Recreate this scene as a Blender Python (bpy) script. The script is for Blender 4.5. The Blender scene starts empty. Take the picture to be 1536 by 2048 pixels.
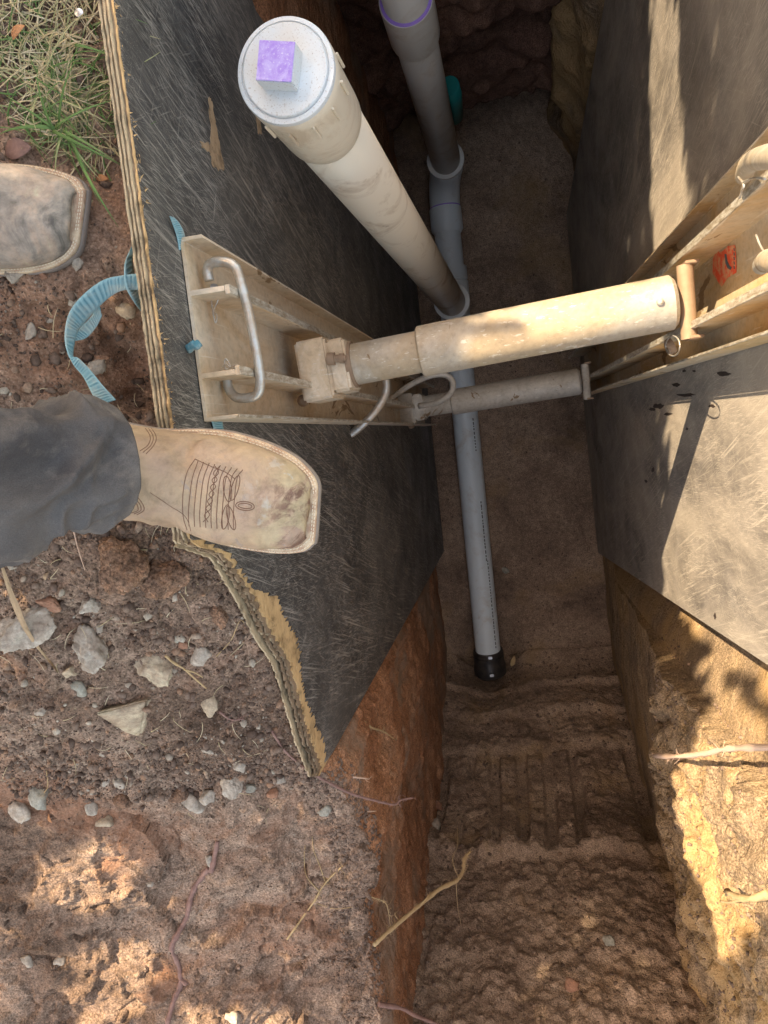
import bpy, bmesh, math, random
import numpy as np
from mathutils import Vector, Matrix
from mathutils.bvhtree import BVHTree
random.seed(7); rng = np.random.default_rng(7)
S = bpy.context.scene; C = S.collection
# ------------------------------------------------------------------ camera, sky, sun
FP, CH = 1480.0, 0.8                      # focal length in photo pixels, camera height above the bank
_n = np.array([272., 189., -FP]); _n /= np.linalg.norm(_n)
_Z = -_n
_Y = np.array([-.11, 1, (-.11*272+189)/FP]); _Y /= np.linalg.norm(_Y)
_X = np.cross(_Y, _Z)
RM = np.array([_X, _Y, _Z])
cam = bpy.data.objects.new('camera', bpy.data.cameras.new('camera')); C.objects.link(cam)
cam.data.sensor_fit = 'VERTICAL'; cam.data.sensor_height = 36; cam.data.lens = 36*FP/2048
cam.data.clip_start = .02; cam.data.clip_end = 300
M4 = Matrix([[*RM[0], 0], [*RM[1], 0], [*RM[2], CH], [0, 0, 0, 1]])
cam.matrix_world = M4
S.camera = cam
SUN = Vector((1.0, -1.2, -1.8)).normalized()          # direction the light travels
w = bpy.data.worlds.new('World'); S.world = w; w.use_nodes = True
nt = w.node_tree; bgn = nt.nodes['Background']
sky = nt.nodes.new('ShaderNodeTexSky'); sky.sky_type = 'NISHITA'; sky.sun_disc = False
sky.sun_elevation = math.asin(-SUN.z); sky.sun_rotation = math.atan2(-SUN.x, -SUN.y)
sky.dust_density = 3.0; sky.air_density = 1.0
mx = nt.nodes.new('ShaderNodeMix'); mx.data_type = 'RGBA'; mx.blend_type = 'MULTIPLY'; mx.inputs[0].default_value = 1
mx.inputs[7].default_value = (1.0, .79, .57, 1)
nt.links.new(sky.outputs[0], mx.inputs[6]); nt.links.new(mx.outputs[2], bgn.inputs[0])
bgn.inputs[1].default_value = .15
sl = bpy.data.lights.new('sun', 'SUN'); sl.energy = 2.2; sl.angle = math.radians(.35); sl.color = (1, .80, .54)
so = bpy.data.objects.new('sun', sl); C.objects.link(so)
so.rotation_euler = SUN.to_track_quat('-Z', 'Y').to_euler()
S.view_settings.view_transform = 'Standard'; S.view_settings.look = 'None'
S.view_settings.exposure = 2.85; S.view_settings.gamma = 1
S.render.engine = 'CYCLES'
S.cycles.max_bounces = 8; S.cycles.diffuse_bounces = 6; S.cycles.glossy_bounces = 3
S.cycles.use_denoising = True

# ------------------------------------------------------------------ rays through the photograph
def _d(px, py): return RM @ np.array([px-768, 1024-py, -FP])
def P(px, py, z):  d = _d(px, py); return np.array([0, 0, CH]) + d*((z-CH)/d[2])
def PX(px, py, x): d = _d(px, py); return np.array([0, 0, CH]) + d*(x/d[0])
def PY(px, py, y): d = _d(px, py); return np.array([0, 0, CH]) + d*(y/d[1])

# ------------------------------------------------------------------ numpy noise
def _h(ix, iy, iz, s):
    n = (ix*374761393 + iy*668265263 + iz*2147483647 + s*1442695041) & 0xFFFFFFFF
    n = ((n ^ (n >> 13))*1274126177) & 0xFFFFFFFF
    n = ((n ^ (n >> 16))*2246822519) & 0xFFFFFFFF
    return (n ^ (n >> 15)) & 0xFFFFFF
def vnoise(p, s=0):
    """value noise -1..1, p (...,3)"""
    i = np.floor(p).astype(np.int64); f = p-i; f = f*f*f*(f*(f*6-15)+10)
    x, y, z = i[..., 0], i[..., 1], i[..., 2]
    r = 0
    for a in (0, 1):
        wx = f[..., 0] if a else 1-f[..., 0]
        for b in (0, 1):
            wy = f[..., 1] if b else 1-f[..., 1]
            for c in (0, 1):
                wz = f[..., 2] if c else 1-f[..., 2]
                r = r + wx*wy*wz*(_h(x+a, y+b, z+c, s)/8388607.5-1)
    return r
def fbm(p, o=4, s=0, g=.5):
    r = 0; a = 1
    for k in range(o):
        r = r+a*vnoise(p*(2.03**k)+17.3*k, s+k); a *= g
    return r
def cell(p, s=0):
    """distance to nearest jittered cell point and its random id"""
    i = np.floor(p).astype(np.int64); best = np.full(p.shape[:-1], 9.); idr = np.zeros(p.shape[:-1])
    for a in (-1, 0, 1):
        for b in (-1, 0, 1):
            for c in (-1, 0, 1):
                x, y, z = i[..., 0]+a, i[..., 1]+b, i[..., 2]+c
                q = np.stack([x+_h(x, y, z, s)/16777216., y+_h(x, y, z, s+1)/16777216., z+_h(x, y, z, s+2)/16777216.], -1)
                d = ((q-p)**2).sum(-1); m = d < best
                best = np.where(m, d, best); idr = np.where(m, _h(x, y, z, s+3)/16777216., idr)
    return np.sqrt(best), idr
def sstep(a, b, x):
    t = np.clip((x-a)/(b-a), 0, 1); return t*t*(3-2*t)

# ------------------------------------------------------------------ materials
class NB:
    def __init__(s, name, rough=.8, spec=.3, metal=0.):
        s.m = bpy.data.materials.new(name); s.m.use_nodes = True; s.t = s.m.node_tree
        s.b = s.t.nodes['Principled BSDF']; s.b.inputs['Roughness'].default_value = rough
        s.b.inputs['Specular IOR Level'].default_value = spec; s.b.inputs['Metallic'].default_value = metal
        s.tc = s.t.nodes.new('ShaderNodeTexCoord'); s.co = s.tc.outputs['Object']
    def n(s, t): return s.t.nodes.new(t)
    def L(s, a, b): s.t.links.new(a, b)
    def mp(s, sc=(1, 1, 1), rot=(0, 0, 0), loc=(0, 0, 0), src=None):
        n = s.n('ShaderNodeMapping'); n.inputs['Scale'].default_value = sc; n.inputs['Rotation'].default_value = rot
        n.inputs['Location'].default_value = loc; s.L(src or s.co, n.inputs[0]); return n.outputs[0]
    def noise(s, scale, detail=4, rough=.6, dist=0, co=None):
        n = s.n('ShaderNodeTexNoise'); n.inputs['Scale'].default_value = scale; n.inputs['Detail'].default_value = detail
        n.inputs['Roughness'].default_value = rough; n.inputs['Distortion'].default_value = dist
        s.L(co or s.co, n.inputs['Vector']); return n.outputs[0]
    def vor(s, scale, feat='F1', out='Distance', co=None, rnd=1):
        n = s.n('ShaderNodeTexVoronoi'); n.feature = feat; n.inputs['Scale'].default_value = scale
        n.inputs['Randomness'].default_value = rnd
        s.L(co or s.co, n.inputs['Vector']); return n.outputs[out]
    def ramp(s, fac, stops, interp='LINEAR'):
        n = s.n('ShaderNodeValToRGB'); r = n.color_ramp; r.interpolation = interp
        while len(r.elements) < len(stops): r.elements.new(.5)
        for e, (p, c) in zip(r.elements, stops):
            e.position = p; e.color = (c, c, c, 1) if isinstance(c, (int, float)) else (*c, 1)
        s.L(fac, n.inputs[0]); return n.outputs[0]
    def mix(s, fac, a, b, mode='MIX'):
        n = s.n('ShaderNodeMix'); n.data_type = 'RGBA'; n.blend_type = mode
        for k, v in ((0, fac), (6, a), (7, b)):
            if isinstance(v, (int, float)): n.inputs[k].default_value = v if k == 0 else (v, v, v, 1)
            elif isinstance(v, tuple): n.inputs[k].default_value = (*v, 1)
            else: s.L(v, n.inputs[k])
        return n.outputs[2]
    def math(s, op, a, b=0.):
        n = s.n('ShaderNodeMath'); n.operation = op
        for k, v in ((0, a), (1, b)):
            if isinstance(v, (int, float)): n.inputs[k].default_value = v
            else: s.L(v, n.inputs[k])
        return n.outputs[0]
    def xyz(s, k):
        n = s.n('ShaderNodeSeparateXYZ'); s.L(s.co, n.inputs[0]); return n.outputs[k]
    def attr(s, name, out='Fac'):
        n = s.n('ShaderNodeAttribute'); n.attribute_name = name; return n.outputs[out]
    def col(s, c):
        if isinstance(c, tuple): s.b.inputs['Base Color'].default_value = (*c, 1)
        else: s.L(c, s.b.inputs['Base Color'])
        return s
    def rough(s, c): s.L(c, s.b.inputs['Roughness']); return s
    def bump(s, h, dist=.001, strength=1.0):
        n = s.n('ShaderNodeBump'); n.inputs['Distance'].default_value = dist; n.inputs['Strength'].default_value = strength
        s.L(h, n.inputs['Height'])
        if s.b.inputs['Normal'].links: s.L(s.b.inputs['Normal'].links[0].from_socket, n.inputs['Normal'])
        s.L(n.outputs[0], s.b.inputs['Normal']); return s

def soil(name, stops, speck=.25, rscale=6, fine=260, stain=None, stretch=(1, 1, 1), bump=.0022, rough=.93):
    k = NB(name, rough, .15)
    co = k.mp(stretch)
    base = k.ramp(k.noise(rscale, 6, .62, .6, co), stops)
    mid = k.noise(42, 5, .65, .2, co)
    c = k.mix(.75, base, k.ramp(mid, [(.25, .50), (.5, .92), (.75, 1.35)]), 'MULTIPLY')
    grain = k.noise(fine, 3, .7)
    c = k.mix(.95, c, k.ramp(grain, [(.30, .35), (.5, 1.0), (.70, 1.75)]), 'MULTIPLY')
    if stain:
        m = k.ramp(k.noise(stain[1], 4, .6, .5), [(stain[2], 0.), (stain[2]+.12, 1.)])
        c = k.mix(k.math('MULTIPLY', m, stain[3]), c, stain[0])
    d = k.vor(230, 'F1'); sp = k.ramp(d, [(.0, 1.), (.17, 1.), (.22, 0.)])
    rc = k.vor(230, 'F1', 'Color')
    pick = k.ramp(rc, [(.80, 0.), (.84, 1.)], 'LINEAR')
    c = k.mix(k.math('MULTIPLY', k.math('MULTIPLY', sp, pick), speck), c, (.55, .50, .42))
    k.col(c)
    k.bump(k.noise(60, 6, .7, .3, co), bump*2.2, 1)
    k.bump(k.vor(170, 'F1'), bump*.8, .6); k.bump(k.noise(22, 6, .72, .8), bump*2.5, .7)
    k.bump(grain, bump*.5, .8)
    return k.m

M = {}
M['bank'] = soil('bank_soil', [(.28, (.12, .078, .054)), (.45, (.235, .160, .115)), (.58, (.345, .252, .186)), (.74, (.34, .205, .130))], .45, 3.2,
                 stain=((.28, .13, .07), 3.0, .50, .55), bump=.0030)
M['wall_left'] = soil('red_clay_wall', [(.25, (.24, .115, .062)), (.45, (.33, .165, .088)), (.6, (.40, .215, .12)), (.78, (.36, .24, .16))], .35, 5,
                      stretch=(1, .6, 1), stain=((.27, .20, .145), 3.5, .50, .8))
M['wall_right'] = soil('grey_brown_wall', [(.25, (.15, .105, .068)), (.45, (.27, .195, .125)), (.6, (.38, .265, .15)), (.78, (.32, .20, .11))], .2, 4,
                       stretch=(1, .5, 1), stain=((.42, .265, .11), 2.2, .46, .6), bump=.0034)
M['floor'] = soil('trench_floor_clay', [(.28, (.155, .108, .078)), (.46, (.285, .203, .146)), (.6, (.38, .28, .202)), (.76, (.35, .225, .13))], .3, 3, rough=.72,
                  stain=((.33, .215, .095), 2.6, .57, .5), bump=.0032)
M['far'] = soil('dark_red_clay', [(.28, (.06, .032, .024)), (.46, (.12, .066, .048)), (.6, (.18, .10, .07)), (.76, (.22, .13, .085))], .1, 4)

def wood_film(name, base, dust, dustamt, streak):
    k = NB(name, .55, .35)
    c = k.mix(1., base, k.ramp(k.noise(5, 5, .6, 1.0), [(.3, .55), (.5, 1.0), (.7, 1.7)]), 'MULTIPLY')
    cloud = k.ramp(k.noise(2.6, 8, .68, 1.6, k.mp((1, 1, .45))), [(.36, 0.), (.62, 1.)])
    c = k.mix(k.math('MULTIPLY', cloud, dustamt), c, dust)
    for i, (ang, sc, th, am) in enumerate([(.35, (1, 150, 5), .60, .6), (1.0, (1, 190, 9), .66, .35), (-.5, (1, 130, 6), .66, .4), (.22, (1, 90, 2.2), .60, .35),
                                            (1.5, (1, 300, 12), .64, .4), (.1, (1, 340, 22), .57, .6), (-1.1, (1, 120, 5), .66, .45), (.6, (1, 420, 34), .58, .45), (-.2, (1, 380, 20), .62, .4)]):
        sc = (1, sc[1]*2.1, sc[2]*1.5); m = k.mp(sc, (0, 0, 0), (i*3.1, 0, 0), k.mp((1, 1, 1), (ang, 0, 0)))
        f = k.ramp(k.noise(1.0, 3, .6, .35, m), [(th-.03, 0.), (th+.05, 1.)])
        g = k.ramp(k.noise(3.5+i, 4, .6, .5, k.mp((1, 1, 1), (0, 0, 0), (i*1.7, 2, i))), [(.40, .08), (.60, 1.)])
        c = k.mix(k.math('MULTIPLY', k.math('MULTIPLY', f, g), am), c, streak)
    sp = k.ramp(k.vor(420, 'F1'), [(.12, 1.), (.2, 0.)])
    spp = k.ramp(k.noise(14, 3), [(.45, 0.), (.6, .8)])
    c = k.mix(k.math('MULTIPLY', sp, spp), c, streak)
    k.col(c); k.rough(k.ramp(k.noise(7, 4), [(.3, .42), (.7, .78)]))
    k.bump(k.noise(180, 4, .7, 0, k.mp((1, 1, .12))), .0006, .7)
    return k.m
M['film_left'] = wood_film('black_board_film', (.026, .025, .0255), (.115, .108, .098), .50, (.40, .365, .315))
M['film_right'] = wood_film('dusty_board_film', (.115, .103, .094), (.40, .345, .28), .72, (.50, .44, .36))

def plywood(name, c1, c2, z=.1):
    k = NB(name, .85, .15)
    f = k.noise(1.0, 5, .7, .4, k.mp((300, 25, 260)))
    g = k.noise(30, 4, .7)
    k.col(k.mix(1., k.mix(f, c1, c2), k.ramp(g, [(.30, .30), (.5, .95), (.8, 1.25)]), 'MULTIPLY')).bump(f, .0015, 1).bump(g, .0015, .8)
    return k.m
M['ply_a'] = plywood('plywood_pale', (.33, .25, .155), (.54, .44, .295))
M['ply_b'] = plywood('plywood_dark', (.14, .095, .065), (.36, .27, .175))
M['torn'] = plywood('torn_wood', (.42, .27, .125), (.66, .46, .24))
M['peel'] = plywood('peeled_wood', (.33, .23, .14), (.44, .32, .20))

def pvc(name, c, mud=.35, rough=.35, z=None):
    k = NB(name, rough, .45)
    n1 = k.ramp(k.noise(9, 6, .7, .8), [(.52, 0.), (.68, 1.)])
    n2 = k.ramp(k.noise(70, 4, .7), [(.60, 0.), (.66, 1.)])
    c_ = k.mix(k.math('MULTIPLY', n1, mud), c, (.40, .29, .18))
    c_ = k.mix(k.math('MULTIPLY', k.math('MULTIPLY', n1, n2), mud), c_, (.20, .12, .06))
    k.col(c_).rough(k.ramp(n1, [(0, rough), (1, .75)])); k.bump(k.noise(300, 2), .0002, .4)
    return k.m
M['pvc_cream'] = pvc('pvc_cream', (.74, .66, .52), .5)
M['pvc_cap'] = pvc('pvc_cap', (.66, .68, .66), .15)
M['pvc_grey'] = pvc('pvc_grey', (.60, .59, .55), .3)
M['pvc_blue'] = pvc('pvc_white', (.70, .78, .82), .28)
M['purple'] = pvc('purple_primer', (.33, .21, .72), .12, .5)
def purple_plug():
    k = NB('purple_painted_plug', .55, .35)
    n = k.ramp(k.noise(55, 5, .7, .8), [(.40, 0.), (.66, .8)])
    e = k.ramp(k.noise(400, 2, .7), [(.60, 0.), (.7, .6)])
    k.col(k.mix(e, k.mix(n, (.34, .22, .66), (.56, .50, .78)), (.75, .74, .78))).bump(k.noise(300, 3), .0005); return k.m
M['plug'] = purple_plug()
def capm():
    k = NB('dusty_white_cap', .5, .4)
    sp = k.ramp(k.noise(420, 3, .75), [(.58, 0.), (.68, .75)])
    k.col(k.mix(sp, k.mix(k.ramp(k.noise(18, 4, .6), [(.4, 0.), (.7, .6)]), (.62, .66, .68), (.60, .56, .50)), (.28, .22, .17))); return k.m
M['cap'] = capm()
k = NB('black_rubber', .4, .5); k.col(k.mix(k.ramp(k.noise(30, 4), [(.4, 0.), (.7, .5)]), (.018, .018, .02), (.10, .08, .06))); M['rubber'] = k.m
k = NB('steel_band', .3, .5, .9); k.col((.55, .56, .58)); M['steel'] = k.m
k = NB('galvanised_rod', .42, .5, .65); k.col(k.mix(k.ramp(k.noise(50, 5, .7), [(.42, 0.), (.6, .8)]), (.50, .50, .47), (.42, .33, .24))); M['rod'] = k.m
k = NB('teal_plastic', .4); k.col((.015, .22, .21)); M['teal'] = k.m

def alum(name, metal=.25, mud=(.54, .40, .25), base=(.64, .57, .46), amt=.85, dark=1.):
    k = NB(name, .6, .4, metal)
    m1 = k.ramp(k.noise(7, 6, .65, .8, k.mp((1, 1, .5))), [(.34, 0.), (.60, 1.)])
    drip = k.ramp(k.noise(6, 5, .6, 1.2, k.mp((1, 1, .6), (0, 0, 0), (4, 4, 4))), [(.625, 0.), (.64, 1.)])
    c = k.mix(k.math('MULTIPLY', m1, amt), base, mud)
    c = k.mix(.5, c, k.ramp(k.noise(90, 4, .7), [(.3, .6), (.5, 1.), (.7, 1.2)]), 'MULTIPLY')
    sc = k.ramp(k.noise(1, 3, .6, .3, k.mp((60, 220, 9))), [(.62, 0.), (.68, .5)])
    c = k.mix(sc, c, (.72, .68, .6))
    c = k.mix(k.math('MULTIPLY', drip, .85), c, (.20, .115, .045))
    k.col(c).rough(k.ramp(m1, [(0, .42), (1, .8)])); k.bump(k.noise(160, 4, .7), .0004, .6)
    return k.m
M['alum'] = alum('muddy_aluminium')
M['alum_r'] = alum('ochre_muddy_aluminium', .2, (.52, .36, .17), (.52, .46, .36), .9)
M['cyl'] = alum('dusty_cylinder', .35, (.40, .30, .18), (.40, .37, .32), .8)
M['cyl_dk'] = alum('dull_cylinder', .2, (.40, .35, .28), (.52, .49, .43), .7)
k = NB('worn_metal_edge', .5, .5, .55); k.col(k.mix(k.ramp(k.noise(1, 5, .75, .5, k.mp((120, 160, 40))), [(.40, 0.), (.60, 1.)]), (.66, .62, .54), (.36, .29, .20))).bump(k.noise(200, 4), .0004); M['edge'] = k.m
k = NB('rusty_pin', .7, .4, .3); k.col(k.mix(k.noise(60, 4), (.20, .13, .08), (.35, .25, .17))); M['rust'] = k.m
k = NB('sticker', .6, .3); k.col(k.mix(k.ramp(k.noise(60, 5, .7), [(.45, 0.), (.6, .8)]), (.75, .10, .04), (.62, .42, .24))); M['sticker'] = k.m
k = NB('sticker_ink', .6); k.col((.10, .12, .13)); M['ink'] = k.m
def webbing():
    k = NB('teal_webbing', .9, .1)
    wv = k.attr('rib')
    c = k.mix(wv, (.08, .20, .25), (.26, .42, .46))
    c = k.mix(k.ramp(k.noise(35, 5, .7), [(.45, 0.), (.68, .7)]), c, (.42, .42, .36))
    k.col(c).bump(wv, .001, .8); return k.m
M['web'] = webbing()

def leather():
    k = NB('worn_tan_leather', .62, .3)
    toe = k.attr('toe')
    c = k.ramp(k.noise(9, 5, .6, .4), [(.3, (.22, .145, .11)), (.5, (.315, .225, .17)), (.7, (.38, .29, .21))])
    y = k.ramp(k.noise(7, 4, .6, .5), [(.42, 0.), (.60, .55)])
    c = k.mix(y, c, (.36, .275, .16))
    dk = k.math('MULTIPLY', k.ramp(k.noise(28, 6, .72, .9), [(.47, 0.), (.55, 1.)]), k.ramp(toe, [(.55, 0.), (.8, 1.)]))
    c = k.mix(k.math('MULTIPLY', dk, .8), c, (.11, .055, .04))
    yl = k.math('MULTIPLY', k.ramp(k.noise(20, 5, .65, .5, k.mp(loc=(3, 1, 2))), [(.50, 0.), (.57, 1.)]), k.ramp(toe, [(.5, 0.), (.75, 1.)]))
    c = k.mix(k.math('MULTIPLY', yl, .6), c, (.42, .36, .22))
    gr = k.math('MULTIPLY', k.ramp(k.noise(24, 5, .65, .5, k.mp(loc=(7, 5, 2))), [(.56, 0.), (.61, 1.)]), k.ramp(toe, [(.4, 0.), (.8, 1.)]))
    c = k.mix(k.math('MULTIPLY', gr, .6), c, (.42, .46, .46))
    scr = k.ramp(k.noise(1, 3, .6, .4, k.mp((90, 30, 40), (0, 0, .6))), [(.68, 0.), (.71, .6)])
    c = k.mix(scr, c, (.24, .20, .18))
    c = k.mix(.8, c, k.ramp(k.noise(45, 6, .72, .4), [(.3, .62), (.5, 1.), (.7, 1.25)]), 'MULTIPLY')
    k.col(c).bump(k.noise(120, 5, .7), .0008, .9).bump(k.noise(16, 6, .62, .6), .004, .8); return k.m
M['leather'] = leather()
def leather2():
    k = NB('dull_brown_leather', .6, .3)
    c = k.ramp(k.noise(16, 6, .68, .9), [(.3, (.11, .10, .09)), (.45, (.27, .235, .20)), (.58, (.36, .28, .22)), (.72, (.42, .40, .28))])
    k.col(k.mix(.6, c, k.ramp(k.noise(90, 5, .7), [(.3, .5), (.7, 1.4)]), 'MULTIPLY')).bump(k.noise(120, 5, .7), .0006, .8); return k.m
M['leather2'] = leather2()
k = NB('welt', .85, .2); k.col(k.mix(k.ramp(k.noise(60, 5, .7), [(.4, 0.), (.6, 1.)]), (.38, .25, .17), (.54, .43, .30))).bump(k.noise(200, 4), .0006); M['welt'] = k.m
k = NB('sole', .75, .3); k.col(k.mix(k.noise(50, 5, .7), (.13, .11, .10), (.30, .25, .21))).bump(k.noise(150, 4), .0006); M['sole'] = k.m
k = NB('stitch_dark', .8); k.col((.14, .075, .05)); M['stitch'] = k.m
k = NB('stitch_pale', .8); k.col((.62, .55, .42)); M['stitchp'] = k.m
def cloth():
    k = NB('charcoal_trouser_cloth', .9, .15)
    c = k.mix(k.ramp(k.noise(6, 6, .65, .5), [(.35, 0.), (.7, 1.)]), (.050, .048, .050), (.115, .110, .108))
    c = k.mix(k.ramp(k.noise(8, 5, .7, .3, k.mp(loc=(5, 5, 5))), [(.52, 0.), (.70, .5)]), c, (.25, .22, .19))
    c = k.mix(.4, c, k.ramp(k.noise(900, 2, .5), [(.3, .6), (.7, 1.4)]), 'MULTIPLY')
    k.col(c).bump(k.noise(900, 2), .0003, .6).bump(k.noise(35, 3), .0012, .5); return k.m
M['cloth'] = cloth()
k = NB('shirt_cloth', .9, .1); k.col((.16, .18, .20)); M['shirt'] = k.m
k = NB('skin', .55, .3); k.col((.50, .30, .21)); M['skin'] = k.m
k = NB('hair', .7, .3); k.col((.05, .03, .02)); M['hair'] = k.m
def stone(name, stops, ds=.3):
    k = NB(name, .85, .25)
    c = k.ramp(k.noise(22, 6, .7, .6), stops)
    c = k.mix(.8, c, k.ramp(k.noise(160, 4, .75), [(.3, .55), (.5, 1.), (.7, 1.35)]), 'MULTIPLY')
    d = k.ramp(k.noise(30, 5, .7, .3, k.mp(loc=(3, 3, 3))), [(.42, 0.), (.60, 1.)])
    c = k.mix(k.math('MULTIPLY', d, ds), c, (.20, .14, .10))
    k.col(c).bump(k.noise(90, 6, .75), .0022, .9); return k.m
M['st_grey'] = stone('grey_stone', [(.3, (.22, .185, .145)), (.5, (.38, .335, .275)), (.7, (.54, .49, .42))], .5)
M['st_blue'] = stone('blue_grey_stone', [(.3, (.19, .185, .15)), (.5, (.32, .315, .265)), (.7, (.46, .455, .385))], .45)
M['st_tan'] = stone('tan_stone', [(.3, (.26, .20, .14)), (.5, (.42, .34, .24)), (.7, (.52, .46, .32))], .5)
M['st_red'] = stone('red_brown_stone', [(.3, (.17, .08, .05)), (.5, (.30, .16, .10)), (.7, (.36, .22, .15))], .4)
M['st_clod'] = soil('earth_clod', [(.28, (.11, .070, .048)), (.45, (.20, .125, .085)), (.6, (.29, .17, .105)), (.76, (.24, .17, .125))], .5, 30, bump=.0032)
def gravel():
    k = NB('gravel_mix', .9, .2)
    f = k.attr('tint')
    c = k.ramp(f, [(0, (.085, .058, .044)), (.40, (.15, .105, .08)), (.72, (.20, .145, .11)), (.90, (.29, .175, .11)), (.955, (.31, .265, .21)), (1, (.44, .385, .31))])
    k.col(k.mix(.7, c, k.ramp(k.noise(300, 4, .7), [(.3, .55), (.7, 1.4)]), 'MULTIPLY')).bump(k.noise(300, 4, .7), .0012, .8); return k.m
M['gravel'] = gravel()
def plantm(name, ramp):
    k = NB(name, .75, .2); k.col(k.ramp(k.attr('tint'), ramp)); return k.m
M['grass'] = plantm('grass_blades', [(0, (.06, .12, .03)), (.35, (.13, .21, .07)), (.55, (.30, .30, .15)), (.8, (.46, .37, .22)), (1, (.60, .52, .36))])
M['leaf'] = plantm('added_tree_leaves', [(0, (.03, .06, .015)), (1, (.08, .13, .04))])
def barkm(name, a, b):
    k = NB(name, .85, .2); n = k.noise(70, 5, .7, .5)
    k.col(k.mix(n, a, b)).bump(n, .0015, .8); return k.m
M['root_red'] = barkm('purplish_root_bark', (.10, .050, .042), (.36, .23, .19))
M['root_tan'] = barkm('tan_root_bark', (.30, .20, .09), (.56, .42, .24))
M['root_pale'] = barkm('pale_root_bark', (.48, .33, .24), (.66, .48, .36))
M['bark'] = barkm('added_tree_bark', (.08, .06, .045), (.18, .14, .10))
M['dryleaf'] = barkm('dry_leaf', (.38, .15, .06), (.52, .28, .14))

# ------------------------------------------------------------------ object helpers
def link(name, me, mat=None, parent=None, smooth=True):
    o = bpy.data.objects.new(name, me); C.objects.link(o)
    if mat is not None: me.materials.append(M[mat] if isinstance(mat, str) else mat)
    if smooth: me.polygons.foreach_set('use_smooth', [True]*len(me.polygons))
    if parent: o.parent = parent
    return o
def tag(o, label, cat, group=None, kind=None):
    o['label'] = label; o['category'] = cat
    if group: o['group'] = group
    if kind: o['kind'] = kind
    return o
def empty(name, loc, label, cat, group=None):
    o = bpy.data.objects.new(name, None); C.objects.link(o); o.empty_display_size = .05
    o['label'] = label; o['category'] = cat
    if group: o['group'] = group
    return o       # kept at the origin so that part coordinates stay world coordinates
def fastmesh(name, V, Fq):
    """V (n,3) array, Fq (m,k) array of faces of equal size"""
    me = bpy.data.meshes.new(name); V = np.asarray(V, dtype=np.float32); Fq = np.asarray(Fq, dtype=np.int32)
    me.vertices.add(len(V)); me.vertices.foreach_set('co', V.ravel())
    n, kk = Fq.shape
    me.loops.add(n*kk); me.loops.foreach_set('vertex_index', Fq.ravel())
    me.polygons.add(n); me.polygons.foreach_set('loop_start', np.arange(0, n*kk, kk, dtype=np.int32))
    me.polygons.foreach_set('loop_total', np.full(n, kk, dtype=np.int32))
    me.update(calc_edges=True); me.validate()
    return me
def gridmesh(name, G, mat, flip=False, kind='structure', keep=None, parent=None):
    nu, nv = G.shape[:2]
    idx = np.arange(nu*nv).reshape(nu, nv)
    F = np.stack([idx[:-1, :-1], idx[1:, :-1], idx[1:, 1:], idx[:-1, 1:]], -1)
    if keep is not None: F = F[keep]
    F = F.reshape(-1, 4)
    if flip: F = F[:, ::-1]
    o = link(name, fastmesh(name, G.reshape(-1, 3), F), mat, parent)
    if kind: o['kind'] = kind
    return o
def gnormals(G):
    du = np.gradient(G, axis=0); dv = np.gradient(G, axis=1)
    n = np.cross(du, dv); return n/np.maximum(np.linalg.norm(n, axis=-1, keepdims=True), 1e-12)
def frames(pts):
    pts = [Vector(p) for p in pts]; out = []
    up = None
    for i, p in enumerate(pts):
        a = pts[max(i-1, 0)]; b = pts[min(i+1, len(pts)-1)]; t = (b-a).normalized()
        if up is None:
            up = Vector((0, 0, 1)) if abs(t.z) < .9 else Vector((1, 0, 0))
        s = t.cross(up).normalized(); up = s.cross(t).normalized()
        out.append((p, t, s, up))
    return out
def smooth_path(pts, n=6):
    """Catmull-Rom through points"""
    P_ = [np.array(p, float) for p in pts]; P_ = [2*P_[0]-P_[1]]+P_+[2*P_[-1]-P_[-2]]; out = []
    for i in range(1, len(P_)-2):
        a, b, c, d = P_[i-1:i+3]
        for k in range(n):
            t = k/n; out.append(.5*((2*b)+(-a+c)*t+(2*a-5*b+4*c-d)*t*t+(-a+3*b-3*c+d)*t**3))
    out.append(P_[-2]); return out
def tube_vf(pts, rad, seg=16, caps=True, jitter=0., seed=0):
    fr = frames(pts); V = []; r_ = random.Random(seed)
    for i, (p, t, s, u) in enumerate(fr):
        r = rad[i] if hasattr(rad, '__len__') else rad
        for k in range(seg):
            a = 2*math.pi*k/seg; rr = r*(1+jitter*(r_.random()*2-1))
            V.append(p+s*(math.cos(a)*rr)+u*(math.sin(a)*rr))
    F = []
    for i in range(len(fr)-1):
        for k in range(seg):
            a = i*seg+k; b = i*seg+(k+1) % seg; F.append((a, b, b+seg, a+seg))
    if caps:
        F.append(tuple(range(seg))[::-1]); F.append(tuple((len(fr)-1)*seg+k for k in range(seg)))
    return V, F
def tube(name, pts, rad, mat, parent=None, seg=16, caps=True, jitter=0., seed=0):
    V, F = tube_vf(pts, rad, seg, caps, jitter, seed)
    me = bpy.data.meshes.new(name); me.from_pydata([tuple(v) for v in V], [], F); me.update()
    o = link(name, me, mat, parent)
    if caps:
        for p in list(me.polygons)[-2:]: p.use_smooth = False
    return o
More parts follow.
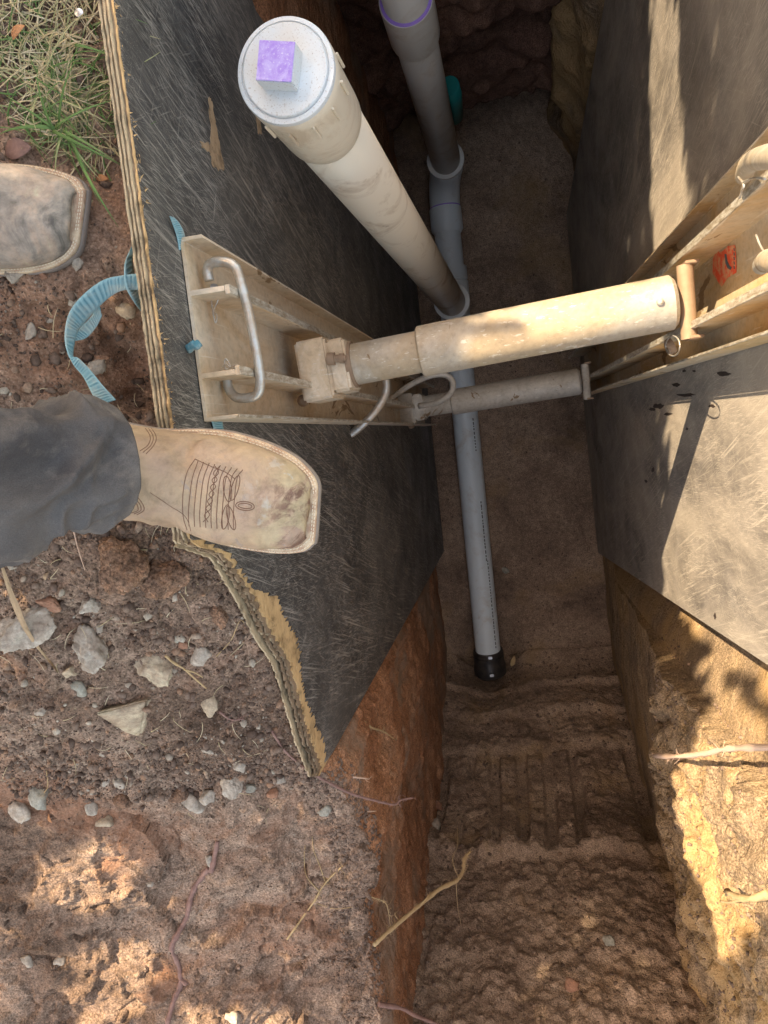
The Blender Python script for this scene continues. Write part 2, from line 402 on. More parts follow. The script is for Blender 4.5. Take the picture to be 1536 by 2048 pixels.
def lathe(name, p0, axis, prof, mat, parent=None, seg=48, closed=True):
    """prof: list of (distance along axis, radius); hard corners come from doubled points"""
    ax = Vector(axis).normalized(); p0 = Vector(p0)
    s = ax.cross(Vector((0, 1, 0)) if abs(ax.y) < .9 else Vector((1, 0, 0))).normalized(); u = ax.cross(s)
    V = []; F = []
    for (d, r) in prof:
        for k in range(seg):
            a = 2*math.pi*k/seg; V.append(p0+ax*d+s*(math.cos(a)*r)+u*(math.sin(a)*r))
    for i in range(len(prof)-1):
        for k in range(seg):
            a = i*seg+k; b = i*seg+(k+1) % seg; F.append((a, b, b+seg, a+seg))
    if closed:
        F.append(tuple(range(seg))[::-1]); F.append(tuple((len(prof)-1)*seg+k for k in range(seg)))
    me = bpy.data.meshes.new(name); me.from_pydata([tuple(v) for v in V], [], F); me.update()
    bm = bmesh.new(); bm.from_mesh(me); bmesh.ops.recalc_face_normals(bm, faces=bm.faces); 
    for e in bm.edges:
        if len(e.link_faces) == 2 and e.calc_face_angle(0) > .6: e.smooth = False
    bm.to_mesh(me); bm.free()
    return link(name, me, mat, parent)
def box(name, c, size, mat, parent=None, rot=None, bev=.002):
    bm = bmesh.new(); bmesh.ops.create_cube(bm, size=1)
    bmesh.ops.scale(bm, vec=size, verts=bm.verts)
    if bev: bmesh.ops.bevel(bm, geom=list(bm.edges), offset=bev, segments=2, affect='EDGES')
    if rot is not None: bmesh.ops.rotate(bm, matrix=rot, verts=bm.verts)
    bmesh.ops.translate(bm, vec=Vector(c), verts=bm.verts)
    me = bpy.data.meshes.new(name); bm.to_mesh(me); bm.free()
    return link(name, me, mat, parent, smooth=False)
def extrude_poly(name, pts2, x0, x1, mat, parent=None, f=None, smooth=False):
    """closed outline of (y,z) given thickness in x; f maps (x,y,z) -> point"""
    bm = bmesh.new(); vs = [bm.verts.new((x0, a, b)) for a, b in pts2]; fc = bm.faces.new(vs)
    r = bmesh.ops.extrude_face_region(bm, geom=[fc])
    for v in r['geom']:
        if isinstance(v, bmesh.types.BMVert): v.co.x = x1
    bmesh.ops.recalc_face_normals(bm, faces=bm.faces)
    bmesh.ops.triangulate(bm, faces=[q for q in bm.faces if len(q.verts) > 4])
    if f:
        for v in bm.verts: v.co = f(v.co.x, v.co.y, v.co.z)
    me = bpy.data.meshes.new(name); bm.to_mesh(me); bm.free()
    return link(name, me, mat, parent, smooth)

# ------------------------------------------------------------------ left bank + left trench wall
CP = [(0, 0, .0), (190, 0, -.03), (100, 200, -.01), (215, 300, -.05), (0, 330, .0), (150, 600, -.01), (262, 600, -.04), (272, 720, -.12), (292, 790, -.14),
      (0, 700, .0), (180, 760, -.03), (0, 950, -.02), (220, 950, -.04), (0, 1130, -.06), (200, 1100, -.05), (370, 1110, -.07), (440, 1180, -.13), (0, 1300, -.10),
      (250, 1300, -.13), (490, 1300, -.22), (0, 1450, -.16), (250, 1440, -.18), (430, 1450, -.24), (570, 1450, -.30), (610, 1560, -.36),
      (0, 1510, -.24), (250, 1540, -.33), (470, 1560, -.37), (690, 1560, -.42), (0, 1640, -.35), (250, 1650, -.40), (500, 1680, -.44),
      (700, 1650, -.50), (0, 1850, -.42), (300, 1850, -.46), (600, 1850, -.54), (735, 1850, -.60), (0, 2048, -.46), (350, 2048, -.5), (600, 2048, -.58), (750, 2048, -.64)]
_cp = np.array([P(*q) for q in CP])
_an = np.array([(-1.9, 1.5, .02), (-1.9, .6, 0), (-1.9, -.3, -.02), (-1.9, -1.2, -.2), (-1.9, -2, -.25), (-.9, -2, -.5), (-.45, -2, -.6), (-.9, 1.5, 0), (-.42, 1.5, 0), (-.42, .9, -.02)])
_cp = np.vstack([_cp, _an])
def _rbf_fit():
    n = len(_cp); d = np.linalg.norm(_cp[:, None, :2]-_cp[None, :, :2], axis=-1)
    A = np.zeros((n+3, n+3)); A[:n, :n] = d+np.eye(n)*-.02; A[:n, n] = 1; A[:n, n+1:] = _cp[:, :2]; A[n:, :n] = A[:n, n:].T
    return np.linalg.solve(A, np.concatenate([_cp[:, 2], [0, 0, 0]]))
_wt = _rbf_fit()
def ground_z(x, y):
    x = np.asarray(x, float); y = np.asarray(y, float); sh = x.shape; x = x.ravel(); y = y.ravel(); n = len(_cp)
    r = _wt[n]+_wt[n+1]*x+_wt[n+2]*y
    for i in range(n): r = r+_wt[i]*np.hypot(x-_cp[i, 0], y-_cp[i, 1])
    return r.reshape(sh)
def ramp_coords(segs):
    out = []
    for a, b, st in segs: out.append(np.arange(a, b, math.copysign(st, b-a)))
    out.append([segs[-1][1]]); return np.concatenate(out)
ys = ramp_coords([(1.9, .6, .02), (.6, .0, .0045), (.0, -1.28, .0032), (-1.28, -1.8, .008), (-1.8, -2.4, .03)])
def xedge(y):
    yy = np.stack([y*0, y*6, y*0], -1)
    a = -.372-.05*sstep(-.65, -1.25, y)+.014*fbm(yy, 4, 5)+.007*fbm(yy*7, 4, 6)
    return np.where(y > -.555, -.403, a+(-.031)*(1-sstep(-.555, -.62, y)))
xe = xedge(ys)
uu = ramp_coords([(1.55, .72, .02), (.72, .0, .0032)])          # distance left of the edge
G1 = np.zeros((len(ys), len(uu), 3)); G1[..., 0] = xe[:, None]-uu[None, :]; G1[..., 1] = ys[:, None]
G1[..., 2] = ground_z(G1[..., 0], G1[..., 1])
vv = ramp_coords([(.004, .6, .0045), (.6, 2.75, .011)])
G2 = np.zeros((len(ys), len(vv), 3)); G2[..., 1] = ys[:, None]
ztop = G1[:, -1, 2]
G2[..., 2] = ztop[:, None]-vv[None, :]*(ztop[:, None]+2.78)/2.75
fr_ = (vv/2.75)[None, :]
G2[..., 0] = (xe[:, None]+.010*sstep(0, .05, vv)[None, :])*(1-fr_)+(-.452)*fr_
G2[..., 0] = np.where(ys[:, None] > -.555, np.minimum(G2[..., 0], -.41-.03*sstep(0, .3, vv)[None, :]), G2[..., 0])
GL = np.concatenate([G1, G2], 1); NL = gnormals(GL)
if NL[10, 10, 2] < 0: NL = -NL
nu1 = len(uu)
d1 = np.zeros(GL.shape[:2])
q = GL
zone_rubble = sstep(-.62, -.45, GL[..., 1])*sstep(.05, -.10, GL[..., 1]-.0)           # rubble slope below the boots
big = fbm(q*np.array([5, 5, 5]), 4, 1)*.012
med = fbm(q*26, 4, 11)*.0065
cd, ci = cell(q*55, 3); clod = np.clip(.6-cd, 0, 1)*ci*.024; cd3, ci3 = cell(q*26, 13); clod = clod+np.clip(.5-cd3, 0, 1)*np.clip(ci3*2-1, 0, 1)*.034
cd2, ci2 = cell(q*120, 9); clod2 = np.clip(.5-cd2, 0, 1)*ci2*.006
hard = sstep(-.62, -.72, GL[..., 1])                                                   # scraped hard clay low on the left
crackn = fbm(q*np.array([9, 9, 9])+3, 4, 21); crack = -np.exp(-(crackn/.022)**2)*.011*hard*sstep(.0, .35, fbm(q*4+7, 2, 23))
lv = fbm(q*5+9, 4, 31)*3; ledge = (np.floor(lv)+sstep(.0, .12, lv-np.floor(lv)))/3*.020*hard
wallz = np.zeros_like(d1); wallz[:, nu1:] = 1
scr = fbm(q*np.array([50, 9, 40]), 4, 41)*.0024+fbm(q*28, 5, 47)*.003+fbm(q*np.array([4, 3, 4]), 3, 43)*.014
cs, csi = cell(q*np.array([7, 7, 7])+fbm(q*16, 3, 33)[..., None]*.22, 37); cs2, csi2 = cell(q*np.array([17, 17, 17])+fbm(q*30, 3, 35)[..., None]*.2, 39)
slab = ((csi-.5)*.034+(csi2-.5)*.012+.5*np.clip(.5-cs, 0, 1)*.02)*hard+(csi2-.5)*.012*(1-hard)
flat = slab+big+med*(1-.35*hard)+clod*(1-.82*hard)+clod2*(1-.4*hard)+crack+ledge
nearedge = np.concatenate([sstep(0, .03, uu)*.85+.15, sstep(0, .03, vv)*.85+.15])[None, :]
disp = flat*(1-wallz)+(scr+med*.5+clod2*.6)*wallz
disp = disp*np.where(GL[..., 1] > -.6, nearedge, 1)
GL = GL+NL*disp[..., None]
hid = GL[..., 1] > -.548                                                               # keep soil behind the board's back face
GL[..., 0] = np.where(hid & (GL[..., 2] > -2.35), np.minimum(GL[..., 0], -.4005), GL[..., 0])
ground_o = gridmesh('ground', GL[:, :nu1+1], 'bank')
gridmesh('trench_wall', GL[:, nu1:], 'wall_left')
if ground_o.data.polygons[100].normal.z < 0:
    for o in (ground_o, bpy.data.objects['trench_wall']): o.data.flip_normals()
GB = BVHTree.FromPolygons([tuple(v) for v in GL[::2, :nu1:2].reshape(-1, 3)],
     [tuple(int(a) for a in f) for f in (lambda ix: np.stack([ix[:-1, :-1], ix[1:, :-1], ix[1:, 1:], ix[:-1, 1:]], -1).reshape(-1, 4))(np.arange(GL[::2, :nu1:2].shape[0]*GL[::2, :nu1:2].shape[1]).reshape(GL[::2, :nu1:2].shape[:2]))])
def gz(x, y):
    h = GB.ray_cast(Vector((x, y, 2)), Vector((0, 0, -1))); return h[0].z if h[0] else float(ground_z(np.array([x]), np.array([y]))[0])
def on_ground(px, py):
    h = GB.ray_cast(Vector((0, 0, CH)), Vector(_d(px, py)).normalized()); 
    return np.array(h[0]) if h[0] else P(px, py, -.2)

# ------------------------------------------------------------------ trench floor and digging face at the near end
sc_y = [(1.9, -2.62), (.6, -2.62), (-.9, -2.62), (-1.08, -2.60), (-1.17, -2.50), (-1.24, -2.33), (-1.31, -2.20), (-1.36, -2.02), (-1.41, -1.86), (-1.455, -1.60),
        (-1.49, -1.38), (-1.545, -1.15), (-1.59, -.95), (-1.66, -.72), (-1.76, -.5), (-1.95, -.42), (-2.4, -.4)]
pl = np.array(smooth_path([(0, a, b) for a, b in sc_y], 12))[:, 1:]
sl_ = np.concatenate([[0], np.cumsum(np.linalg.norm(np.diff(pl, axis=0), axis=1))])
s_dense = ramp_coords([(0, 2.6, .014), (2.6, 5.1, .0045), (5.1, sl_[-1], .02)])
py_ = np.interp(s_dense, sl_, pl[:, 0]); pz_ = np.interp(s_dense, sl_, pl[:, 1])
xs = np.arange(-.50, .46, .0052)
GF = np.zeros((len(s_dense), len(xs), 3)); GF[..., 0] = xs[None, :]; GF[..., 1] = py_[:, None]; GF[..., 2] = pz_[:, None]
NF = gnormals(GF); NF = NF if NF[5, 5, 2] > 0 else -NF
q = GF
wall_f = sstep(-1.12, -1.25, GF[..., 1])
rough_f = fbm(q*np.array([10, 10, 10]), 5, 51)*.018+fbm(q*38, 4, 61)*.010
cdf, cif = cell(q*22, 5); rough_f = rough_f+np.clip(.6-cdf, 0, 1)*cif*.035
cdf, cif = cell(q*60, 6); rough_f = rough_f+np.clip(.6-cdf, 0, 1)*cif*.012
wob = fbm(q*np.array([1, 3, 3]), 2, 71)*.008
tx = ((GF[..., 0]+wob*2+.03)/.105+.18*vnoise(q*np.array([5, 0, 2]), 83)) % 1.0
tooth = sstep(.02, .08, tx)*sstep(.50, .44, tx)                                         # smooth grooves left by the bucket teeth
tz = sstep(-.12, .12, fbm(q*np.array([5.9, 3.0, 3.0])+5, 3, 81)+.12)
padz = sstep(-2.12, -2.04, GF[..., 2])*sstep(-1.60, -1.63, GF[..., 2]); tm = tooth*wall_f*(padz*sstep(-.55, -.2, fbm(q*np.array([6, 3, 3])+5, 2, 81))+(1-padz)*.30*tz*sstep(-1.3, -1.4, GF[..., 1]))
steps = 0
for z0, a in ((-2.46, .050), (-2.30, .030), (-2.12, .038), (-1.58, .050), (-1.2, .016), (-.95, .014)):
    zz = GF[..., 2]+.02*fbm(q*np.array([7, 0, 0]), 3, 91)
    steps = steps+a*(sstep(z0+.035, z0, zz)*sstep(z0-.22, z0, zz))
fl = fbm(q*np.array([7, 7, 7]), 5, 101)*.012+fbm(q*50, 3, 111)*.002
hol = np.exp(-(((GF[..., 0]+.235)/.14)**2+((GF[..., 1]+1.06)/.16)**2)**2)*.09*(GF[..., 2] < -2.3)
df = fl*(1-wall_f)+wall_f*(rough_f*(.55+.25*sstep(-1.7, -1.5, GF[..., 2]))*(1-.92*tm)-tm*.022+steps*(1-.5*tm)*(.45+.55*sstep(-.35, .15, fbm(q*np.array([6, 2, 3])+2, 2, 85))))-hol
GF = GF+NF*df[..., None]
fo = gridmesh('trench_floor', GF, 'floor')
if fo.data.polygons[100].normal.z < 0: fo.data.flip_normals()

# ------------------------------------------------------------------ right trench wall
zz = ramp_coords([(-2.78, -1.7, .012), (-1.7, -.03, .005)])
yr = ramp_coords([(1.9, -.35, .02), (-.35, -1.75, .0045), (-1.75, -2.4, .03)])
GR = np.zeros((len(yr), len(zz), 3)); GR[..., 1] = yr[:, None]; GR[..., 2] = zz[None, :]
GR[..., 0] = .305+.035*sstep(-.9, -1.5, GR[..., 1])+.045*sstep(-1.25, -.3, GR[..., 2])
bl_ = sstep(.99, 1.20, GR[..., 1]+.05*fbm(GR*np.array([0, 9, 9]), 4, 127)); GR[..., 0] = GR[..., 0]*(1-bl_)+bl_*(.262+.03*fbm(GR*np.array([3, 3, 3]), 4, 129)+.03*fbm(GR*9, 4, 128))
q = GR; up = sstep(-1.32, -1.12, GR[..., 2]+.05*fbm(q*np.array([0, 4, 4]), 3, 131)+.10*sstep(-.75, -1.4, GR[..., 1]))
cw, cwi = cell(q*np.array([9, 9, 9])+fbm(q*20, 3, 133)[..., None]*.25, 15)
cw2, cwi2 = cell(q*np.array([26, 26, 26]), 16)
crk = fbm(q*8+11, 5, 141); crk2 = fbm(q*19+1, 4, 151)
cw3, cwi3 = cell(q*60, 18); lump = (cwi-.5)*.02+np.clip(.55-cw3, 0, 1)*cwi3*.010+np.clip(.65-cw, 0, 1)*(.3+cwi)*.055+np.clip(.6-cw2, 0, 1)*cwi2*.022-np.exp(-(crk/.03)**2)*.022-np.exp(-(crk2/.04)**2)*.009+fbm(q*14, 4, 161)*.012
low = fbm(q*np.array([5, 3, 5]), 3, 171)*.014+fbm(q*np.array([50, 12, 40]), 4, 181)*.003
GR[..., 0] -= low*(1-up)+(lump+.018)*up
hidr = (GR[..., 1] > -.66) & (GR[..., 1] < 1.0)
GR[..., 0] = np.where(hidr, np.maximum(GR[..., 0], .262+.035*(GR[..., 2]+2.4)+.03+.06*sstep(-.66, -.5, GR[..., 1])), GR[..., 0])
tt_ = sstep(-.16, -.03, GR[..., 2]); GR[..., 0] = np.where(GR[..., 1] < 1.0, GR[..., 0]*(1-tt_)+tt_*np.maximum(.385, GR[:, -60:-59, 0]), GR[..., 0])
ex_ = np.repeat(GR[:, -1:, :], 5, 1); ex_[..., 0] += np.array([.006, .02, .05, .12, .30])[None, :]; ex_[..., 2] += np.array([.012, .016, .014, .008, -.03])[None, :]+fbm(ex_*14, 4, 163)*.006
GR = np.concatenate([GR, ex_], 1)
ro = gridmesh('trench_wall', GR, 'wall_right')
ro.data.flip_normals() if ro.data.polygons[50].normal.x > 0 else None
# ------------------------------------------------------------------ far end wall with its undercut hollow
zf = np.arange(-2.75, .03, .012); xf = np.arange(-.6, .56, .012)
GE = np.zeros((len(zf), len(xf), 3)); GE[..., 2] = zf[:, None]; GE[..., 0] = xf[None, :]
q = GE+np.array([0, 3, 0])
rim = -2.44+.10*fbm(q*np.array([6, 0, 0]), 3, 191)
GE[..., 1] = 1.27+.42*sstep(rim+.05, rim-.03, GE[..., 2])
cE, cEi = cell(q*11, 25)
GE[..., 1] -= np.clip(.65-cE, 0, 1)*cEi*.09+fbm(q*7, 5, 201)*.04
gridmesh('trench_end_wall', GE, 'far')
# far bank, right bank and the ground round about, out to the horizon
def patch(name, x0, x1, y0, y1, n, amp, z0, mat='bank'):
    X_, Y_ = np.meshgrid(np.linspace(x0, x1, n), np.linspace(y0, y1, n), indexing='ij')
    g = np.stack([X_, Y_, np.full_like(X_, z0)], -1)
    g[..., 2] += fbm(g*3, 5, 211)*amp
    return gridmesh(name, g, mat)
patch('ground', .50, 2.6, -2.4, 1.9, 240, .014, -.03)
patch('ground', -.62, .55, 1.24, 1.9, 70, .01, -.03)
def ring():
    e = [2.6, 3.2, 4.5, 8, 16, 40, 110]; xs_ = [-v for v in e[::-1]]+list(np.linspace(-2.1, 2.1, 29))+e
    xs_ = np.array(xs_); X_, Y_ = np.meshgrid(xs_, xs_, indexing='ij'); g = np.stack([X_, Y_, X_*0-.09], -1)
    g[..., 2] += fbm(g*.3, 3, 221)*.05*(np.maximum(np.abs(X_), np.abs(Y_)) > 2.7)
    far_ = sstep(1.9, 4.5, np.maximum(np.abs(X_), np.abs(Y_))); gl = np.where(X_ < -.35, ground_z(np.clip(X_, -1.95, -.4), np.clip(Y_, -2.35, 1.85)), -.04)
    gl = np.where((Y_ < -2) & (X_ > -.6) & (X_ < .45), -.42, gl); g[..., 2] = (gl-.02)*(1-far_)+g[..., 2]*far_
    c = (X_[:-1, :-1]+X_[1:, 1:])/2; d = (Y_[:-1, :-1]+Y_[1:, 1:])/2
    keep = ~((np.abs(c) < 1.78) & (np.abs(d) < 1.78)) & ~((np.abs(c+.1) < .6) & (np.abs(d) < 2.3))
    gridmesh('ground', g, 'bank', keep=keep)
ring()

# ------------------------------------------------------------------ boards
def rag(a, b, n, amp, r_, bulge=0):
    out = []
    for i in range(n):
        t = i/n; j = (r_.random()*2-1)*amp
        out.append((a[0]+(b[0]-a[0])*t, a[1]+(b[1]-a[1])*t+j))
    return out
lb = empty('shoring_board', (0, 0, 0), 'black faced plywood shoring board with torn near corner, left side of the trench', 'board')
torn = [(.045, .021), (-.103, .022), (-.131, -.060), (-.205, -.128), (-.270, -.175), (-.331, -.232), (-.400, -.258), (-.471, -.284), (-.557, -.330)]
def left_outline(seed, off, amp, top=.024, ragtop=.0012):
    r_ = random.Random(seed); pts = []
    pts += rag((1.05, top), (-.095, top), 150, ragtop, r_)
    T = [(-.095, top)]+[(a, b-off*(.35+.65*min(1, abs(a+.1)/.12)) if i < 8 else b) for i, (a, b) in enumerate(torn[1:])]
    for i in range(len(T)-1):
        n = max(3, int(abs(T[i][0]-T[i+1][0])/.0035)); pts += rag(T[i], T[i+1], n, amp*1.6, r_)
    pts += rag((-.557, -.332-off*.1), (-.549, -2.42), 60, .0, r_)
    pts += [(-.549, -2.42), (.76, -2.42), (.745, -1.2), (.735, -.5)]
    return pts
layers = 7; x0 = -.3985; th = .0175/layers
for i in range(layers):
    # deeper plies stand higher at the tear, the face side is ripped lower: stepped, splintered edge
    off = .012+.012*((i*5) % 3)/2 if i < layers-1 else .030
    o = extrude_poly('ply', left_outline(20+i, off if i else .0, .0035 if i else .002, [.024, .0205, .0235, .021, .0243, .0212, .0225][i], .0016), x0+i*th, x0+(i+1)*th-.00012, ('ply_a', 'ply_b', 'ply_a', 'ply_b', 'ply_a', 'ply_b', 'torn')[i], lb)
def film_outline():
    r_ = random.Random(99); pts = rag((1.05, .0215), (.0, .0205), 220, .0016, r_)+rag((.0, .0205), (-.096, .015), 24, .004, r_)
    T = [(-.096, .012), (-.125, -.075), (-.165, -.120), (-.205, -.175), (-.222, -.235), (-.262, -.262), (-.30, -.30), (-.335, -.315), (-.37, -.305), (-.42, -.318), (-.471, -.345), (-.52, -.385), (-.556, -.375)]
    for i in range(len(T)-1):
        n = max(4, int(abs(T[i][0]-T[i+1][0])/.0028)); pts += rag(T[i], T[i+1], n, .012, r_)
    return pts+[(-.5565, -.42), (-.548, -2.42), (.76, -2.42), (.745, -1.2), (.735, -.5)]
extrude_poly('board_face', film_outline(), -.3809, -.3798, 'film_left', lb)
def pxpatch(name, pts, xp, th_, mat, parent, jit=0, lab=None, n=5):
    r_ = random.Random(len(pts)+int(pts[0][0])); W = [PX(a, b, xp) for a, b in pts]; out = []
    for i in range(len(W)):
        a, b = W[i], W[(i+1) % len(W)]
        for k in range(n):
            t = k/n; out.append((a[1]+(b[1]-a[1])*t+(r_.random()-.5)*jit, a[2]+(b[2]-a[2])*t+(r_.random()-.5)*jit))
    o = extrude_poly(name, out, xp-.0002, xp+th_, mat, parent)
    if lab: o['label'] = lab
    return o
pxpatch('bare_patch', [(417, 190), (424, 205), (432, 250), (440, 290), (449, 338), (436, 340), (424, 328), (420, 306), (404, 296), (401, 280), (412, 284), (421, 290), (421, 250)], -.3796, .0003, 'peel', lb, .006, 'bare wood where the black film has peeled off')
pxpatch('bare_patch', [(512, 232), (520, 240), (524, 268), (516, 266)], -.3796, .0003, 'peel', lb, .004)
# hanging splinters on the torn edge
r_ = random.Random(5); sv = []; sf = []
for i in range(190):
    if i < 90: y = r_.uniform(-.55, -.11)
    else: y = r_.uniform(-.1, .5)
    zt = np.interp(-y, [-.6, .103, .131, .205, .270, .331, .400, .471, .557], [.020, .018, -.085, -.16, -.215, -.27, -.29, -.31, -.36])
    if i >= 90: x = r_.uniform(-.381, -.379)
    else: x = r_.uniform(-.395, -.3785)
    L_ = r_.uniform(.004, .013) if i < 90 else r_.uniform(.002, .007)
    p = Vector((x, y, zt+r_.uniform(-.006, .006))); d = Vector((r_.uniform(.0, .6), r_.uniform(-.6, .6), r_.uniform(-.5, .7))).normalized()*L_; wv = Vector((0, .0009, .0007))
    n0 = len(sv); sv += [tuple(p-wv), tuple(p+wv), tuple(p+d), tuple(p+Vector((.0008, 0, 0)))]; sf += [(n0, n0+1, n0+2), (n0+1, n0+3, n0+2), (n0+3, n0, n0+2)]
me = bpy.data.meshes.new('splinters'); me.from_pydata(sv, [], sf); me.update()
so_ = link('splinter_fringe', me, 'torn', lb, False); so_['kind'] = 'stuff'

rb = empty('shoring_board', (0, 0, 0), 'dusty dark shoring board catching sunlight, on the right side of the trench behind the rail', 'board')
def rbx(x, y, z): return Vector((x+.268+.030*(z+2.4)-.012*y, y, z))
def rb_out():
    r_ = random.Random(3)
    return [(.98, .02)]+rag((.98, .02), (-.36, .03), 60, .001, r_)+rag((-.372, .03), (-.60, -2.38), 120, .0009, r_)+[(-.60, -2.40), (-.50, -2.42), (.79, -2.43), (.985, -1.2)]
def shift(o, dx): return o
def on_rb(a, b, off=.0):
    p = PX(a, b, .29)
    for _ in range(8): p = PX(a, b, rbx(0, p[1], p[2]).x-off)
    return p
k = NB('dark_mud', .7, .3); k.col((.035, .024, .020)); M['mud'] = k.m
for i, (a, b, w_, h_) in enumerate([(1448, 748, 14, 5), (1424, 812, 8, 4), (1372, 790, 18, 4), (1318, 812, 12, 6), (1352, 770, 10, 4), (1304, 818, 7, 4), (1336, 828, 9, 3), (1388, 742, 4, 3), (1368, 742, 5, 3), (1374, 858, 3, 3), (1306, 940, 3, 5), (1292, 962, 3, 4), (1378, 512, 3, 4), (1360, 470, 3, 7), (1430, 1232, 3, 7)]):
    rg_ = random.Random(i); n_ = 14
    W_ = [on_rb(a+w_*math.cos(t)*rg_.uniform(.6, 1.2), b+h_*math.sin(t)*rg_.uniform(.5, 1.3), .0013) for t in np.linspace(0, 2*math.pi, n_, endpoint=False)]
    me = bpy.data.meshes.new('mud_mark'); me.from_pydata([tuple(v) for v in W_]+[tuple(np.array(v)+np.array([.0005, 0, 0])) for v in W_], [], [tuple(range(n_))]+[(k_, (k_+1) % n_, n_+(k_+1) % n_, n_+k_) for k_ in range(n_)]); me.update(); link('mud_mark', me, 'mud', rb, False)
for i in range(5):
    extrude_poly('ply', rb_out(), .0006+.0035*i, .0034+.0035*i, 'ply_a' if i % 2 == 0 else 'ply_b', rb, f=rbx)
extrude_poly('board_face', rb_out(), -.0012, .0004, 'film_right', rb, f=rbx)

# ------------------------------------------------------------------ hydraulic shore: two rails and two struts
sh = empty('trench_shore', (0, 0, 0), 'muddy aluminium hydraulic shore, two upright rails joined by two round struts across the trench', 'shoring frame')
def rail_prof(W, ra=.27, rb_=.70):
    """closed outline in (w, h): w across the rail 0..W, h out of the board"""
    t = .0045; r1, r2 = W*ra, W*rb_
    o = [(0, 0), (W, 0), (W, .042), (W-t, .046), (W-t, t), (r2+.003, t), (r2+.003, .048), (r2+.004, .049), (r2+.004, .054), (r2-.007, .054), (r2-.007, .049), (r2-.003, .048), (r2-.003, t),
         (r1+.003, t), (r1+.003, .048), (r1+.007, .049), (r1+.007, .054), (r1-.004, .054), (r1-.004, .049), (r1-.003, .048), (r1-.003, t), (t, t), (t, .030), (0, .028)]
    return o
def rail(name, fn, z0, z1, W, mat, lab, ra=.30, rb_=.75):
    pr = rail_prof(W, ra, rb_); zs = np.linspace(z0, z1, 40); V = []; F = []; n = len(pr)
    for z in zs:
        for (a, h) in pr: V.append(tuple(fn(a, h, z)))
    for i in range(len(zs)-1):
        for k in range(n): F.append((i*n+k, i*n+(k+1) % n, (i+1)*n+(k+1) % n, (i+1)*n+k))
    me = bpy.data.meshes.new(name)
    bm = bmesh.new(); vs = [bm.verts.new(v) for v in V]
    for f in F: bm.faces.new([vs[k] for k in f])
    for e in (0, (len(zs)-1)*n):
        for q_ in ((0, 1, 4, 21), (1, 2, 3, 4), (5, 6, 11, 12), (7, 8, 9, 10), (13, 14, 19, 20), (15, 16, 17, 18), (0, 21, 22, 23)):
            bm.faces.new([vs[e+k] for k in q_])
    bmesh.ops.recalc_face_normals(bm, faces=bm.faces); bm.to_mesh(me); bm.free()
    o = link(name, me, mat, sh, False); o['label'] = lab
    md = o.modifiers.new('b', 'BEVEL'); md.width = .0009; md.segments = 2; md.limit_method = 'ANGLE'
    return o
def rib_edges(fn, z0, z1, W, mat, ra=.30, rb_=.75):
    for c_, w0, w1, h0 in ((W*ra, -.0038, .0068, .0541), (W*rb_, -.0068, .0038, .0541), (W-.00225, -.0020, .0020, .0462)):
        V = []; zs = np.linspace(z0+.001, z1-.001, 24)
        for z in zs:
            for a, h in ((c_+w0, h0), (c_+w1, h0), (c_+w1-.0006, h0+.0012), (c_+w0+.0006, h0+.0012)): V.append(tuple(fn(a, h, z)))
        F = [(i*4+k, i*4+(k+1) % 4, (i+1)*4+(k+1) % 4, (i+1)*4+k) for i in range(len(zs)-1) for k in range(4)]+[(3, 2, 1, 0), tuple(len(V)-4+k for k in range(4))]
        me = bpy.data.meshes.new('rib_edge'); me.from_pydata(V, [], F); me.update(); link('rib_edge', me, mat, sh, False)
def lfn(a, h, z): return (-.3785+h, .256-a-.030*((z+.06)/-2.1), z)
rail('rail', lfn, -.058, -2.17, .219, 'alum', 'tan muddy rail against the left board'); rib_edges(lfn, -.058, -2.17, .219, 'edge')
def rfn(a, h, z): return (.2655+.030*(z+2.4)-.004-h*1.15, .290-a*1.0-.008*((z+.06)/-2.1), z)
rail('rail', rfn, -.02, -2.20, .228, 'alum_r', 'ochre muddy rail against the right board', .31, .80); rib_edges(rfn, -.02, -2.20, .228, 'edge', .31, .80)
for z in (-.055,): pass
def strut(zL, L, Rr, r_in, r_out, mi, mo, split, name):
    a = Vector(L); b = Vector(Rr); d = (b-a); ln = d.length
    o1 = lathe('inner_tube', a, d, [(0, r_in), (ln*split+.01, r_in)], mi, sh)
    e = .003
    o2 = lathe('outer_tube', a+d*split, d, [(0, r_in+.001), (0, r_out-e), (e, r_out), (ln*(1-split)-e*2, r_out), (ln*(1-split), r_out-e*2)], mo, sh)
    return a, b
a1, b1 = strut(-.4, (-.262, .115, -.405), (.242, .146, -.400), .0335, .0405, 'cyl', 'cyl', .225, 's1')
a2, b2 = strut(-1.6, (-.298, .068, -1.59), (.192, .090, -1.585), .0335, .0405, 'cyl_dk', 'cyl_dk', .18, 's2')
# end blocks in the rail channel
def rotm(d): return Vector(d).to_track_quat('X', 'Z').to_matrix()
for (a, b, mt) in ((a1, b1, 'alum'), (a2, b2, 'cyl_dk')):
    d = b-a; rt = rotm(d)
    box('end_block', a-d.normalized()*.055+Vector((0, 0, -.004)), (.052, .098, .085), mt, sh, rt, .004)
    box('end_block_cap', a-d.normalized()*.014, (.030, .084, .078), mt, sh, rt, .004)
    lathe('collar', a-d.normalized()*.004, d, [(0, .030), (0, .0375), (.010, .0375), (.010, .030)], 'rust' if a is a1 else 'cyl_dk', sh)
    e = b+d.normalized()*.004
    lathe('pivot_bar', e+Vector((.012, .050, .006)), Vector((0, -1, 0)), [(0, .006), (0, .012), (.108, .012), (.108, .006)], 'rust' if a is a1 else 'cyl_dk', sh, 20)
    box('pivot_bracket', e+Vector((.020, .052, 0)), (.020, .005, .04), 'rust', sh, None, .001)
    box('pivot_bracket', e+Vector((.020, -.056, 0)), (.020, .005, .04), 'rust', sh, None, .001)
